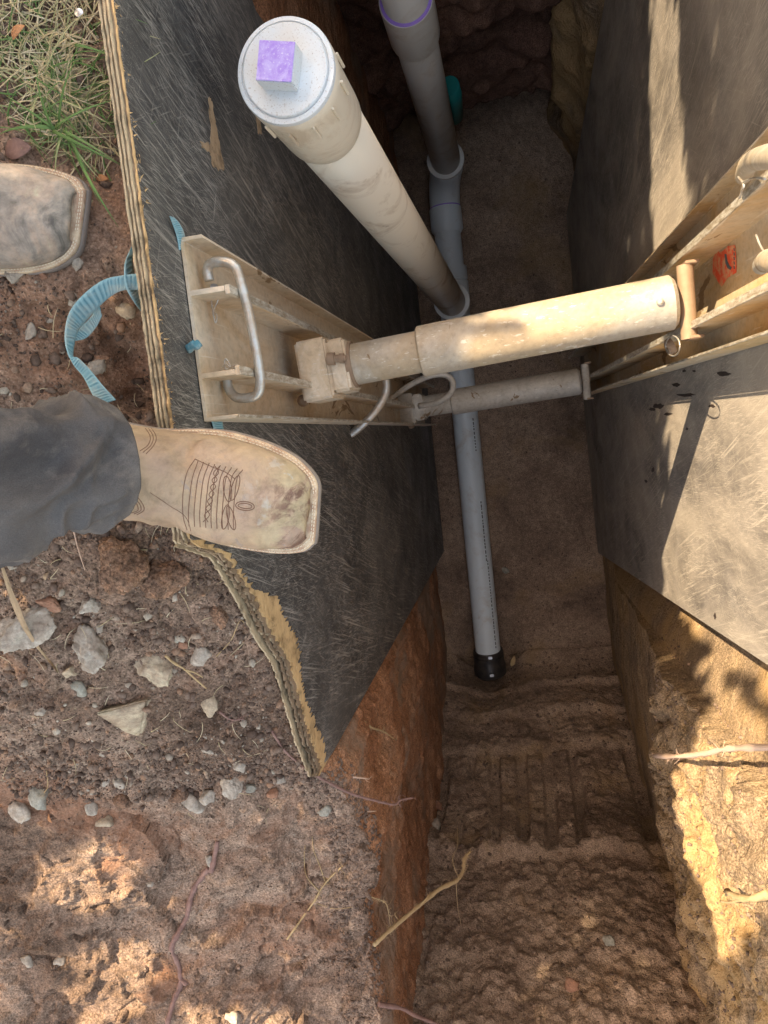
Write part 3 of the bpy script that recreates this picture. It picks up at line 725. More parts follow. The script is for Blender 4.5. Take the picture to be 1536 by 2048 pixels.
# hydraulic fitting on the upper block
fp = P(655, 718, -.362); fa = (P(694, 716, -.362)-fp); 
lathe('hydraulic_fitting', fp, fa, [(0, .0), (0, .010), (.012, .010), (.012, .006), (.020, .006), (.020, .0078), (.027, .0078), (.027, .005), (.030, .0045)], 'rust', sh, 20)
lathe('rivet', P(1320, 603, -.36), (-.2, -.1, 1), [(0, .0055), (.004, .0055), (.006, .003)], 'cyl', sh, 14)
# carrying handles: bent rod through the ribs
def zpath(pp, n=5): return smooth_path([P(a, b, z) for a, b, z in pp], n)
tube('handle', zpath([(419, 562, -.090), (415, 540, -.088), (424, 526, -.085), (450, 524, -.082), (468, 532, -.082), (478, 552, -.084), (496, 620, -.09), (510, 690, -.098), (520, 755, -.106), (516, 786, -.109), (500, 795, -.110), (474, 795, -.112), (458, 778, -.114), (453, 752, -.115)]), .0062, 'rod', sh, 14)
tube('handle', zpath([(772, 758, -.88), (772, 785, -.88), (757, 815, -.87), (730, 845, -.86), (705, 866, -.86), (694, 868, -.86)]), .0092, 'rod', sh, 14)
tube('handle', zpath([(745, 832, -1.42), (780, 800, -1.42), (820, 770, -1.40), (860, 752, -1.38), (890, 750, -1.38), (905, 763, -1.38), (902, 785, -1.38), (875, 805, -1.40), (838, 812, -1.43)]), .0085, 'cyl_dk', sh, 14)
# pins, clips
tube('hitch_pin', [P(428, 572, -.09), P(430, 590, -.10)], .0048, 'steel', sh, 12)
tube('spring_clip', zpath([(424, 588, -.10), (424, 612, -.102), (431, 646, -.104), (434, 630, -.103), (427, 622, -.102), (436, 600, -.10), (432, 588, -.10)], 4), .0008, 'rod', sh, 6)
tube('spring_clip', zpath([(444, 735, -.082), (452, 728, -.08), (462, 735, -.08), (456, 722, -.08), (450, 718, -.08), (452, 738, -.082), (470, 730, -.083), (486, 736, -.084), (484, 741, -.085), (466, 736, -.084)], 4), .0008, 'rod', sh, 6)
lathe('pin_head', P(606, 801, -.42), (.3, -.2, 1), [(0, .010), (.006, .010), (.010, .005)], 'rust', sh, 16)
lathe('pin_head', P(822, 850, -1.75), (.3, -.2, 1), [(0, .012), (.006, .012), (.010, .005)], 'rust', sh, 16)
rg = lathe('pin_head', PX(1346, 690, .2475), (-1, -.4, 0), [(0, .013), (.008, .013), (.011, .009)], 'rust', sh, 20)
tube('pull_ring', smooth_path([PX(1346+14*math.cos(t), 692+20*math.sin(t), .236) for t in np.linspace(0, 2*math.pi, 14)], 3), .0012, 'rod', sh, 6)
# top clamps on the right rail ribs
tube('handle', smooth_path([PX(1488, 352, .262), PX(1496, 330, .235), PX(1515, 318, .212), PX(1560, 312, .195), PX(1640, 330, .190), PX(1660, 420, .190), PX(1620, 505, .190), PX(1565, 525, .198), PX(1537, 520, .215), PX(1524, 530, .250)], 6), .0092, 'cyl', sh, 18)
tube('spring_clip', smooth_path([PX(a, b, .215) for a, b in ((1476, 354), (1486, 366), (1484, 380), (1479, 396), (1482, 386), (1488, 372), (1487, 364), (1510, 356), (1530, 358))], 4), .0011, 'rod', sh, 6)
tube('spring_clip', smooth_path([PX(a, b, .215) for a, b in ((1512, 470), (1520, 490), (1530, 508))], 4), .0011, 'rod', sh, 6)
# warning sticker on the web of the right rail: a worn red decal, its figure and lines of print unreadable
def web_x(p): return .2655+.030*(p[2]+2.4)-.004-.0054
def sticker(pts, off, mat, name, par):
    W = []
    for a, b in pts:
        p = PX(a, b, .255)
        for _ in range(6): p = PX(a, b, web_x(p)-off)
        W.append(tuple(p))
    me = bpy.data.meshes.new(name); me.from_pydata(W, [], [tuple(range(len(W)))]); me.update()
    bm = bmesh.new(); bm.from_mesh(me); bmesh.ops.triangulate(bm, faces=bm.faces)
    r = bmesh.ops.extrude_face_region(bm, geom=list(bm.faces))
    for v in r['geom']:
        if isinstance(v, bmesh.types.BMVert): v.co.x -= .0002
    bmesh.ops.recalc_face_normals(bm, faces=bm.faces)
    bm.to_mesh(me); bm.free()
    return link(name, me, mat, par, False)
stk = sticker([(1434, 480), (1440, 488), (1438, 506), (1446, 502), (1456, 492), (1470, 490), (1473, 520), (1473, 545), (1455, 556), (1443, 574), (1434, 560), (1425, 545), (1426, 520), (1432, 498)], .0006, 'sticker', 'warning_sticker', sh)
sticker([(1449, 508), (1453, 508), (1455, 522), (1459, 531), (1464, 535), (1461, 540), (1455, 536), (1451, 526)], .0010, 'ink', 'printed_figure', stk)
for k in range(5):
    sticker([(1467, 496+9*k), (1469, 496+9*k), (1470, 502+9*k), (1468, 502+9*k)], .0010, 'ink', 'print_line', stk)

# ------------------------------------------------------------------ drain pipes
pp = empty('drain_pipe', (0, 0, 0), 'glued plastic drain: two uprights joined to a pale pipe along the trench floor', 'pipe')
top1 = Vector((-.251, .464, -.165)); bot1 = Vector((-.232, .500, -2.42)); ax1 = (bot1-top1).normalized()
o = tube('riser_pipe', [tuple(top1+ax1*.05), tuple(bot1)], .0572, 'pvc_cream', pp, 64); o['label'] = 'cream upright pipe carrying the capped cleanout'
ad = lathe('cleanout_adapter', top1, ax1, [(.0, .0575), (-.001, .0630), (.003, .0645), (.020, .0645), (.022, .0630), (.140, .0618), (.160, .0612), (.172, .0578)], 'pvc_cream', pp, 64)
for k in range(12):
    a = k*2*math.pi/12+.2; s = ax1.cross(Vector((0, 1, 0))).normalized(); u = ax1.cross(s)
    c = top1+ax1*.040+(s*math.cos(a)+u*math.sin(a))*.0655
    rr = Matrix((s*math.cos(a)+u*math.sin(a), -s*math.sin(a)+u*math.cos(a), ax1)).transposed()
    box('grip_rib', c, (.004, .003, .040), 'pvc_cream', ad, rr, .0008)
cp = lathe('cleanout_plug', top1, -ax1, [(-.004, .0630), (.006, .0642), (.0085, .0632), (.0095, .0580), (.0072, .0574), (.0072, .0562), (.0115, .0552), (.0125, .0540), (.0125, .030), (.0125, .004)], 'cap', pp, 64)
un = -ax1; s = Vector((.97, -.24, 0)).normalized(); s = (s-un*s.dot(un)).normalized(); u = un.cross(s)
rr = Matrix((s, u, un)).transposed()
nut = box('plug_nut', top1+un*.0255+s*(-.002)-u*.002, (.047, .047, .028), 'cap', cp, rr, .0016)
box('painted_top', top1+un*.0398+s*(-.002)-u*.002, (.0455, .0455, .0012), 'plug', nut, rr, .0004)
# riser two
T2 = Vector((-.176, 1.035, -.62)); B2 = Vector((-.200, 1.040, -2.40)); ax2 = (B2-T2).normalized()
o = tube('riser_pipe', [tuple(T2), tuple(B2)], .0572, 'pvc_grey', pp, 64); o['label'] = 'grey upright pipe farther from the boots, top out of view'
lathe('coupling', T2+ax2*.50, ax2, [(0, .0575), (0, .0665), (.004, .0675), (.165, .0675), (.180, .0655), (.180, .0575)], 'pvc_grey', pp, 64)
lathe('primer_ring', T2+ax2*.4975, ax2, [(0, .0574), (0, .0625), (.0035, .0655), (.0035, .0574)], 'purple', pp, 64)
lathe('cleanout_plug', T2, -ax2, [(-.05, .0640), (.02, .0650), (.02, .003)], 'pvc_cap', pp, 48)
zr = -2.545
RUN = Vector((-.2385, 0, zr))
def run(y0, y1, prof_r, name, mat='pvc_blue'):
    return lathe(name, (RUN.x, y0, zr), (0, -1, 0), prof_r, mat, pp, 64)
run(.40, -1.05, [(0, .0572), (1.455, .0572)], 'run_pipe')['label'] = 'pale pipe lying along the trench floor'
# bend under riser two
cb = [(RUN.x+.036*(1-math.sin(t)), 1.040-.105*(1-math.cos(t)), -2.36-.185*math.sin(t)) for t in np.linspace(0, math.pi/2, 10)]
tube('elbow', [(-.2, 1.04, -2.28)]+cb+[(RUN.x, .86, zr)], .0655, 'pvc_blue', pp, 48)
lathe('socket_rim', (-.1995, 1.0402, -2.285), (0, 0, 1), [(0, .0574), (0, .0735), (.012, .0735), (.012, .0574)], 'pvc_cap', pp, 64)
run(.93, .78, [(0, .0574), (0, .069), (.09, .069), (.105, .060), (.105, .0574)], 'coupling')
run(.936, .93, [(0, .0574), (0, .0665), (.006, .0685), (.006, .0574)], 'primer_ring', 'purple')
run(.84, .6, [(0, .0572), (.26, .0572)], 'pipe_piece')
run(.68, .5, [(0, .0574), (0, .0675), (.055, .0675), (.058, .064), (.062, .064), (.065, .0690), (.13, .0690), (.15, .064), (.30, .064), (.31, .0574)], 'wye_fitting')
# the wye's branch coming up to riser one
br = [tuple(Vector((RUN.x, .50, -2.56))), tuple(Vector((-.235, .50, -2.42))), tuple(bot1+Vector((0, 0, .10)))]
tube('wye_branch', br, .0655, 'pvc_blue', pp, 48)
lathe('socket_rim', bot1+Vector((0, 0, .095)), -ax1, [(0, .0574), (0, .0735), (.014, .0735), (.014, .0574)], 'pvc_cap', pp, 64)
# print along the floor pipe: too small to read in the photograph, kept as short dark marks
r_ = random.Random(12); pv = []; pf = []
def onpipe(y, a, r=.0574): return (RUN.x+math.sin(a)*r, y, zr+math.cos(a)*r)
for (ya, yb, a) in ((.02, -.12, .62), (-.35, -.62, .62), (-.62, -1.02, .72)):
    y = ya
    while y > yb:
        L_ = r_.uniform(.006, .016); n0 = len(pv)
        pv += [onpipe(y, a), onpipe(y, a+.10), onpipe(y-L_, a+.10), onpipe(y-L_, a)]; pf.append((n0, n0+1, n0+2, n0+3)); y -= L_+r_.uniform(.003, .008)
me = bpy.data.meshes.new('print'); me.from_pydata(pv, [], pf); me.update(); link('print_line', me, 'ink', pp, False)['kind'] = 'stuff'
cpl = lathe('rubber_coupling', (RUN.x, -1.045, zr-.005), (0, -1, -.12), [(0, .058), (0, .067), (.008, .069), (.022, .069), (.024, .066), (.028, .069), (.060, .070), (.070, .074), (.115, .074), (.13, .06), (.13, .01)], 'rubber', pp, 48)
for d in (.014, .095):
    lathe('clamp_band', (RUN.x, -1.045-d, zr-.005-d*.12), (0, -1, -.12), [(0, .066), (0, .0702+(.0045 if d > .05 else 0)), (.009, .0702+(.0045 if d > .05 else 0)), (.009, .066)], 'rubber', cpl, 48)
    box('clamp_screw', (RUN.x+.012, -1.049-d, zr+.067+(.004 if d > .05 else 0)), (.018, .012, .010), 'steel', cpl, None, .002)
# teal stub in the hollow
tp = tube('drain_stub', [tuple(PY(899, 172, 1.14)), tuple(PY(905, 190, 1.14)), tuple(PY(908, 232, 1.14))], .033, 'teal', None, 32)
tag(tp, 'teal plastic pipe stub in the dark just beyond the farther upright pipe', 'pipe')

# ------------------------------------------------------------------ person: boots, trousers, upper body
pers = empty('person', (0, 0, 0), 'person in charcoal trousers and worn square toed tan boots standing at the trench edge', 'person')
def boot_local():
    """x: 0 toe tip .. -.30 heel, y across, z up from the sole's underside"""
    st = [(-.0045, .030, .010), (-.008, .037, .020), (-.016, .0435, .030), (-.030, .0485, .037), (-.050, .0520, .043), (-.075, .0545, .050), (-.105, .0555, .060),
          (-.135, .0535, .075), (-.160, .0505, .093), (-.180, .0480, .115), (-.200, .0460, .140), (-.225, .0440, .160), (-.255, .0430, .165), (-.280, .037, .150), (-.292, .026, .10)]
    xs_ = np.array([s[0] for s in st]); W = np.array([s[1] for s in st]); Hh = np.array([s[2] for s in st])
    tt = np.concatenate([np.linspace(-.0045, -.03, 14), np.linspace(-.034, -.292, 70)]); nA = 46
    G = np.zeros((len(tt), nA, 3))
    for i, x in enumerate(tt):
        asy = 1-.30*math.exp(x/.028)
        w_ = np.interp(-x, -xs_, W); h_ = np.interp(-x, -xs_, Hh)
        for k in range(nA):
            a = math.pi*k/(nA-1); ca, sa = math.cos(a), math.sin(a)
            pw = .62+.25*min(1, -x/.2)
            G[i, k] = (x-(1-asy)*.02*max(0, ca), w_*math.copysign(abs(ca)**pw, ca)*(asy if ca > 0 else 1.0), .022+h_*abs(sa)**.8)
    n = gnormals(G); s = np.sign((n*(G-np.array([-.15, 0, .02]))).sum(-1).mean()); n = n*s
    fade = np.clip((G[..., 2]-.022)/.02, 0, 1)
    d = fbm(G*22+4, 4, 301)*.0032+fbm(G*np.array([70, 18, 40]), 3, 305)*.0009
    cr = np.exp(-((G[..., 0]+.115+.02*np.abs(G[..., 1])/.05)/.006)**2)+.7*np.exp(-((G[..., 0]+.135-.1*G[..., 1])/.006)**2)
    toebox = np.exp(-((G[..., 0]+.062)/.03)**2)*.003
    return G+n*((d-cr*.0034+toebox)*fade)[..., None], tt
BG, BT = boot_local()
def outline_local(off):
    st = [(-.000, .026), (-.002, .034), (-.008, .042), (-.018, .0475), (-.035, .0520), (-.06, .0555), (-.09, .0575), (-.12, .0570), (-.15, .052), (-.18, .045), (-.21, .041), (-.25, .040), (-.28, .036), (-.296, .022)]
    top = [(x+off*(.9 if x > -.01 else .2 if x > -.28 else -1), w_+off) for x, w_ in st]
    pts = [(a-.30*math.exp(a/.028)*.02, b*(1-.30*math.exp(min(a, 0)/.028)), 0) for a, b in top]+[(a, -b, 0) for a, b in top[::-1]]
    sp = smooth_path(pts+[pts[0]], 6); return [tuple(p[:2]) for p in sp[:-1]]
def outline_prism(name, off, z0, z1, mat, parent, Mx, rnd=.0012):
    pts = outline_local(off); V = []; prof = [(z0, -rnd), (z0+rnd, 0), (z1-rnd, 0), (z1, -rnd)]; n = len(pts)
    cx, cy = -.15, 0
    for z, o in prof:
        for a, b in pts:
            v = Vector((a-cx, b-cy)); v = v*(1+o/v.length); V.append(Mx @ Vector((v.x+cx, v.y+cy, z)))
    F = [(i*n+k, i*n+(k+1) % n, (i+1)*n+(k+1) % n, (i+1)*n+k) for i in range(3) for k in range(n)]
    F += [tuple(range(n))[::-1], tuple(3*n+k for k in range(n))]
    me = bpy.data.meshes.new(name); me.from_pydata([tuple(v) for v in V], [], F); me.update(); bm = bmesh.new(); bm.from_mesh(me)
    bmesh.ops.recalc_face_normals(bm, faces=bm.faces); bm.to_mesh(me); bm.free(); return link(name, me, mat, parent)
def boot(toe, axis, zs, mat, flip, lab):
    ax = Vector((axis[0], axis[1], 0)).normalized(); sd = Vector((-ax.y, ax.x, 0))
    Mx = Matrix(((ax.x, sd.x*flip, 0, toe[0]), (ax.y, sd.y*flip, 0, toe[1]), (0, 0, 1, zs), (0, 0, 0, 1)))
    V = BG.reshape(-1, 3); Wv = (np.array(Mx)[:3, :3] @ V.T).T+np.array(Mx)[:3, 3]
    nu, nv = BG.shape[:2]; idx = np.arange(nu*nv).reshape(nu, nv)
    F = np.stack([idx[:-1, :-1], idx[1:, :-1], idx[1:, 1:], idx[:-1, 1:]], -1).reshape(-1, 4)
    me = fastmesh('boot', Wv, F); bm = bmesh.new(); bm.from_mesh(me)
    be = [e for e in bm.edges if e.is_boundary]; bmesh.ops.holes_fill(bm, edges=be, sides=0)
    bmesh.ops.recalc_face_normals(bm, faces=bm.faces); bm.to_mesh(me); bm.free()
    at = me.attributes.new('toe', 'FLOAT', 'POINT'); vals = np.zeros(len(me.vertices)); vals[:len(V)] = np.clip(1+V[:, 0]/.12, 0, 1); at.data.foreach_set('value', vals.astype(np.float32))
    o = link('boot', me, mat, pers); o['label'] = lab
    # shaft up inside the trouser leg
    c = Mx @ Vector((-.235, 0, 0))
    tube('boot_shaft', [(c.x, c.y, zs+.10), (c.x-.01, c.y, zs+.16), (c.x-.03, c.y, zs+.21)], [.045, .043, .036], mat, o, 28)
    outline_prism('welt', .0035, .0155, .0225, 'welt', o, Mx)
    outline_prism('sole', .0045, .0055, .0152, 'sole', o, Mx)
    hp = [(x, y) for x, y in outline_local(.001) if x < -.205]
    V2 = [Mx @ Vector((x, y, z)) for z in (-.022, .0052) for x, y in hp]; n = len(hp)
    F2 = [(k, (k+1) % n, n+(k+1) % n, n+k) for k in range(n)]+[tuple(range(n))[::-1], tuple(n+k for k in range(n))]
    me = bpy.data.meshes.new('heel'); me.from_pydata([tuple(v) for v in V2], [], F2); me.update(); link('heel', me, 'sole', o, False)
    # welt stitching, two rows of short threads
    sv, sf_ = [], []
    for off, zz in ((.0018, .0231), (-.0012, .0236)):
        pl_ = outline_local(off); cum = [0]
        for i in range(1, len(pl_)): cum.append(cum[-1]+math.dist(pl_[i], pl_[i-1]))
        s = 0
        while s < cum[-1]:
            def at_(d):
                return (np.interp(d, cum, [p[0] for p in pl_]), np.interp(d, cum, [p[1] for p in pl_]))
            a, b = at_(s), at_(s+.0028); s += .0040
            if a[0] < -.2: continue
            t_ = Vector((b[0]-a[0], b[1]-a[1], 0)); 
            if t_.length < 1e-5: continue
            nn = Vector((-t_.y, t_.x, 0)).normalized()*.00055; n0 = len(sv)
            A, B = Vector((a[0], a[1], zz)), Vector((b[0], b[1], zz)); up = Vector((0, 0, .0007))
            sv += [tuple(Mx @ v) for v in (A-nn-up, A+nn-up, B+nn-up, B-nn-up, (A+B)/2+up*.4)]
            sf_ += [(n0, n0+1, n0+4), (n0+1, n0+2, n0+4), (n0+2, n0+3, n0+4), (n0+3, n0, n0+4)]
    me = bpy.data.meshes.new('welt_stitching'); me.from_pydata(sv, [], sf_); me.update(); s_ = link('welt_stitching', me, 'stitchp', o, False); s_['kind'] = 'stuff'
    return o, Mx
A_, B_ = P(630, 1024, .055), P(282, 946, .075)
b1o, Mb1 = boot(A_[:2], (A_-B_)[:2], .027, 'leather', 1, 'tan boot with stitched vamp, toe out over the trench')
A_, B_ = P(140, 434, .03), P(-18, 429, .03)
b2o, Mb2 = boot(A_[:2], (A_-B_)[:2], -.012, 'leather2', -1, 'dull brown boot seen only from its toe')
# vamp stitching drawn as thread on the leather, found by looking down from the camera
bb = BVHTree.FromObject(b1o, bpy.context.evaluated_depsgraph_get()) if False else None
bm_ = bmesh.new(); bm_.from_mesh(b1o.data); bb = BVHTree.FromBMesh(bm_); bm_.free()
def onboot(a, b):
    h = bb.ray_cast(Vector((0, 0, CH)), Vector(_d(a, b)).normalized()); return h[0]+h[1]*.0001 if h[0] else None
def stitch_line(pts, r=.00042):
    q_ = [onboot(a, b) for a, b in smooth_path([(*p, 0) for p in pts], 6) and [tuple(v[:2]) for v in smooth_path([(*p, 0) for p in pts], 6)]]
    q_ = [v for v in q_ if v is not None]
    if len(q_) > 2: return tube_vf(q_, r, 5)
    return [], []
SVv, SFf = [], []
def add_st(pts, r=.00042):
    v, f = stitch_line(pts, r); n0 = len(SVv); SVv.extend(tuple(x) for x in v); SFf.extend(tuple(k+n0 for k in ff) for ff in f)
for i in range(9):
    x = 380+11.2*i
    add_st([(x+16, 922+2.2*i), (x+5, 955), (x, 990), (x-3, 1025+i), (x-2, 1052+i)])
add_st([(390, 918), (374, 945), (366, 985), (366, 1030), (374, 1060)])
add_st([(390, 918), (420, 932), (452, 945), (470, 958)])
for dx in (0, 1):
    add_st([(434-3*k+(6 if (k+dx) % 2 else -4), 932+14*k) for k in range(9)])
def ell(cx, cy, a, b, rot):
    return [(cx+a*math.cos(t)*math.cos(rot)-b*math.sin(t)*math.sin(rot), cy+a*math.cos(t)*math.sin(rot)+b*math.sin(t)*math.cos(rot)) for t in np.linspace(0, 2*math.pi, 13)]
for c in ((455, 978, 26, 8, 1.45), (470, 976, 26, 7, 1.85), (451, 1034, 25, 7, 1.75), (462, 1036, 25, 7, 1.3), (490, 1012, 19, 9, .1), (490, 1012, 14, 5, .1)): add_st(ell(*c))
for k, (o_, r0) in enumerate(((0, 0), (6, 1), (12, 2))):
    add_st([(262+o_, 836), (284+o_, 850), (300+o_, 872), (296+o_, 890), (280+o_, 902+k*3)])
    add_st([(258+o_, 1000-o_), (272+o_, 1006), (276+o_, 1020), (262+o_, 1026+o_*.3)])
add_st([(300, 985), (340, 1012), (372, 1035), (385, 1075)], .0003)
me = bpy.data.meshes.new('vamp_stitching'); me.from_pydata(SVv, [], SFf); me.update(); so2 = link('vamp_stitching', me, 'stitch', b1o); so2['kind'] = 'stuff'

def leg(path, rad, name, lab=None, seed=0, flat=1.0):
    pts = smooth_path(path, 26); n = len(pts); R_ = np.interp(np.linspace(0, 1, n), np.linspace(0, 1, len(rad)), rad)
    fr = frames(pts); nA = 96; G = np.zeros((n, nA+1, 3))
    for i, (p, t, s, u) in enumerate(fr):
        for k in range(nA+1):
            a = 2*math.pi*k/nA; G[i, k] = p+s*(math.cos(a)*R_[i])+u*(math.sin(a)*R_[i]*flat)
    c = np.array([list(f[0]) for f in fr])[:, None, :]
    nn = G-c; nn = nn/ np.linalg.norm(nn, axis=-1, keepdims=True)
    t_ = np.array([list(f[1]) for f in fr])[:, None, :]
    al = (G*t_).sum(-1); warp = fbm(G*9+seed, 3, 401)*.03
    ph = G*6+t_*(al*10)[..., None]*0
    f1 = 1-np.abs(vnoise(np.stack([(al+warp)*24, nn[..., 0]*1.5+nn[..., 2]*1.0, nn[..., 1]*1.6], -1)+seed, 411))*2
    f2 = 1-np.abs(vnoise(np.stack([(al+warp*1.4)*13+nn[..., 1]*1.5, nn[..., 0]*1.1, nn[..., 2]*1.2], -1)+seed+7, 413))*2
    lo = np.clip(np.linspace(0, 1, n)*14, 0, 1)[:, None]
    d = (f1*.0065+f2*.0120+fbm(G*11, 3, 421)*.011+np.maximum(0, 1-np.abs(vnoise(np.stack([(al+warp*2)*34+nn[..., 1]*3, nn[..., 0]*2.2, nn[..., 2]*2.4], -1)+seed+3, 417))*5)*.0028)*(.25+.75*lo)
    G = G+nn*d[..., None]
    hem = [G[0]-nn[0]*.0022, G[min(5, n-1)]-nn[0]*.003, G[min(12, n-1)]-nn[0]*.004]
    G = np.concatenate([np.array(hem[::-1]), G], 0)
    return G
def legmesh(Gs, name, lab=None):
    V = []; F = []
    for G in Gs:
        n0 = len(V); a, b = G.shape[:2]; V += [tuple(v) for v in G[:, :-1].reshape(-1, 3)]; b -= 1
        F += [(n0+i*b+k, n0+i*b+(k+1) % b, n0+(i+1)*b+(k+1) % b, n0+(i+1)*b+k) for i in range(a-1) for k in range(b)]
    me = bpy.data.meshes.new(name); me.from_pydata(V, [], F); me.update(); bm = bmesh.new(); bm.from_mesh(me); bmesh.ops.recalc_face_normals(bm, faces=bm.faces); bm.to_mesh(me); bm.free()
    o = link(name, me, 'cloth', pers)
    return o
gA = leg([(-.392, .000, .135), (-.425, .000, .185), (-.480, -.002, .255), (-.60, .02, .44), (-.80, .06, .66), (-1.02, .10, .90)], [.052, .055, .060, .080, .095, .11], 'a', seed=3, flat=1.0)
gB = leg([(-.70, .29, .10), (-.715, .29, .2), (-.76, .29, .36), (-.82, .28, .55), (-.95, .26, .75), (-1.05, .22, .92)], [.060, .064, .070, .085, .095, .11], 'b', seed=9)
tr = legmesh([gA, gB], 'trousers')
# upper body as one continuous skinned figure
def skinned(name, verts, edges, radii, mat, parent, root=0, sub=2):
    me = bpy.data.meshes.new(name); me.from_pydata(verts, edges, []); me.update()
    o = bpy.data.objects.new(name, me); C.objects.link(o); o.parent = parent
    md = o.modifiers.new('s', 'SKIN'); md.use_smooth_shade = True
    for i, r in enumerate(radii):
        sv_ = me.skin_vertices[0].data[i]; sv_.radius = (r, r) if not isinstance(r, tuple) else r; sv_.use_root = (i == root)
    m2 = o.modifiers.new('u', 'SUBSURF'); m2.levels = sub; m2.render_levels = sub
    me.materials.append(M[mat]); return o
bv = [(-1.06, .17, .90), (-1.04, .17, 1.02), (-1.00, .17, 1.18), (-.94, .17, 1.32), (-.91, .17, 1.40), (-.88, .17, 1.47), (-.84, .17, 1.56), (-.815, .17, 1.63), (-.765, .17, 1.545),
      (-.93, .33, 1.36), (-.96, .40, 1.12), (-.84, .36, .90), (-.80, .355, .84), (-.93, .01, 1.36), (-.96, -.07, 1.12), (-.84, -.02, .92), (-.80, -.01, .86), (-1.06, .24, .88), (-1.06, .10, .88)]
be_ = [(0, 1), (1, 2), (2, 3), (3, 4), (4, 5), (5, 6), (6, 7), (6, 8), (3, 9), (9, 10), (10, 11), (11, 12), (3, 13), (13, 14), (14, 15), (15, 16), (0, 17), (0, 18)]
br_ = [.12, .115, .12, .11, .062, .055, .085, .075, .045, .052, .043, .030, .026, .052, .043, .030, .026, .09, .09]
body = skinned('body', bv, be_, br_, 'skin', pers)
for sy, wx in ((1, (-.80, .355, .84)), (-1, (-.80, -.01, .86))):
    for k in range(5):
        b0 = Vector(wx)+Vector((.02, (k-2)*.014*sy, -.02)); l_ = (.055, .075, .08, .075, .06)[k]
        if k == 0: b0 = Vector(wx)+Vector((.0, -.03*sy, -.01))
        skinned('finger', [tuple(b0), tuple(b0+Vector((.03, 0, -.03))), tuple(b0+Vector((.03, 0, -.03))+Vector((.25, 0, -1))*l_*.6)], [(0, 1), (1, 2)], [.009, .008, .007], 'skin', body, sub=1)
sv2 = [bv[1], bv[2], bv[3], (-.93, .17, 1.37), bv[9], (-.955, .37, 1.22), bv[13], (-.955, -.03, 1.22), (-1.05, .17, .95)]
skinned('shirt', sv2, [(8, 0), (0, 1), (1, 2), (2, 3), (2, 4), (4, 5), (2, 6), (6, 7)], [.13, .128, .125, .085, .066, .058, .066, .058, .13], 'shirt', pers)
skinned('hair', [(-.86, .17, 1.60), (-.83, .17, 1.67), (-.88, .17, 1.64)], [(0, 1), (0, 2)], [.092, .07, .075], 'hair', pers)
for sy in (-1, 1): 
    lathe('eye', (-.752, .17+sy*.031, 1.605), (1, 0, -.5), [(0, .003), (.004, .011), (.010, .009), (.013, .003)], 'cap', body, 12)

# ------------------------------------------------------------------ loose stones one can tell apart
def rock_mesh(name, r, seed, flat=.7, sub=3, ang=.35):
    bm = bmesh.new(); bmesh.ops.create_icosphere(bm, subdivisions=sub, radius=1)
    rg_ = random.Random(seed)
    for _ in range(9):                                    # broken faces
        n = Vector((rg_.gauss(0, 1), rg_.gauss(0, 1), rg_.gauss(0, 1))).normalized(); d = rg_.uniform(.48, .8)
        for v in bm.verts:
            k_ = v.co.dot(n)-d
            if k_ > 0: v.co -= n*k_*.92
    co = np.array([v.co[:] for v in bm.verts]); nz = fbm(co*1.6+seed*3.7, 5, 501, .6)*ang*.62
    if flat == .63: nz = nz*.7+fbm(co*5+seed, 4, 503, .65)*.07
    el = (rg_.uniform(.9, 1.3), rg_.uniform(.75, 1.0), flat*rg_.uniform(.85, 1.1))
    a = rg_.uniform(0, 6.28)
    for v, z in zip(bm.verts, nz): v.co = Vector((v.co.x*el[0], v.co.y*el[1], v.co.z*el[2]))*(1+z)*r
    bmesh.ops.rotate(bm, matrix=Matrix.Rotation(a, 3, 'Z'), verts=bm.verts)
    me = bpy.data.meshes.new(name); bm.to_mesh(me); bm.free(); return me
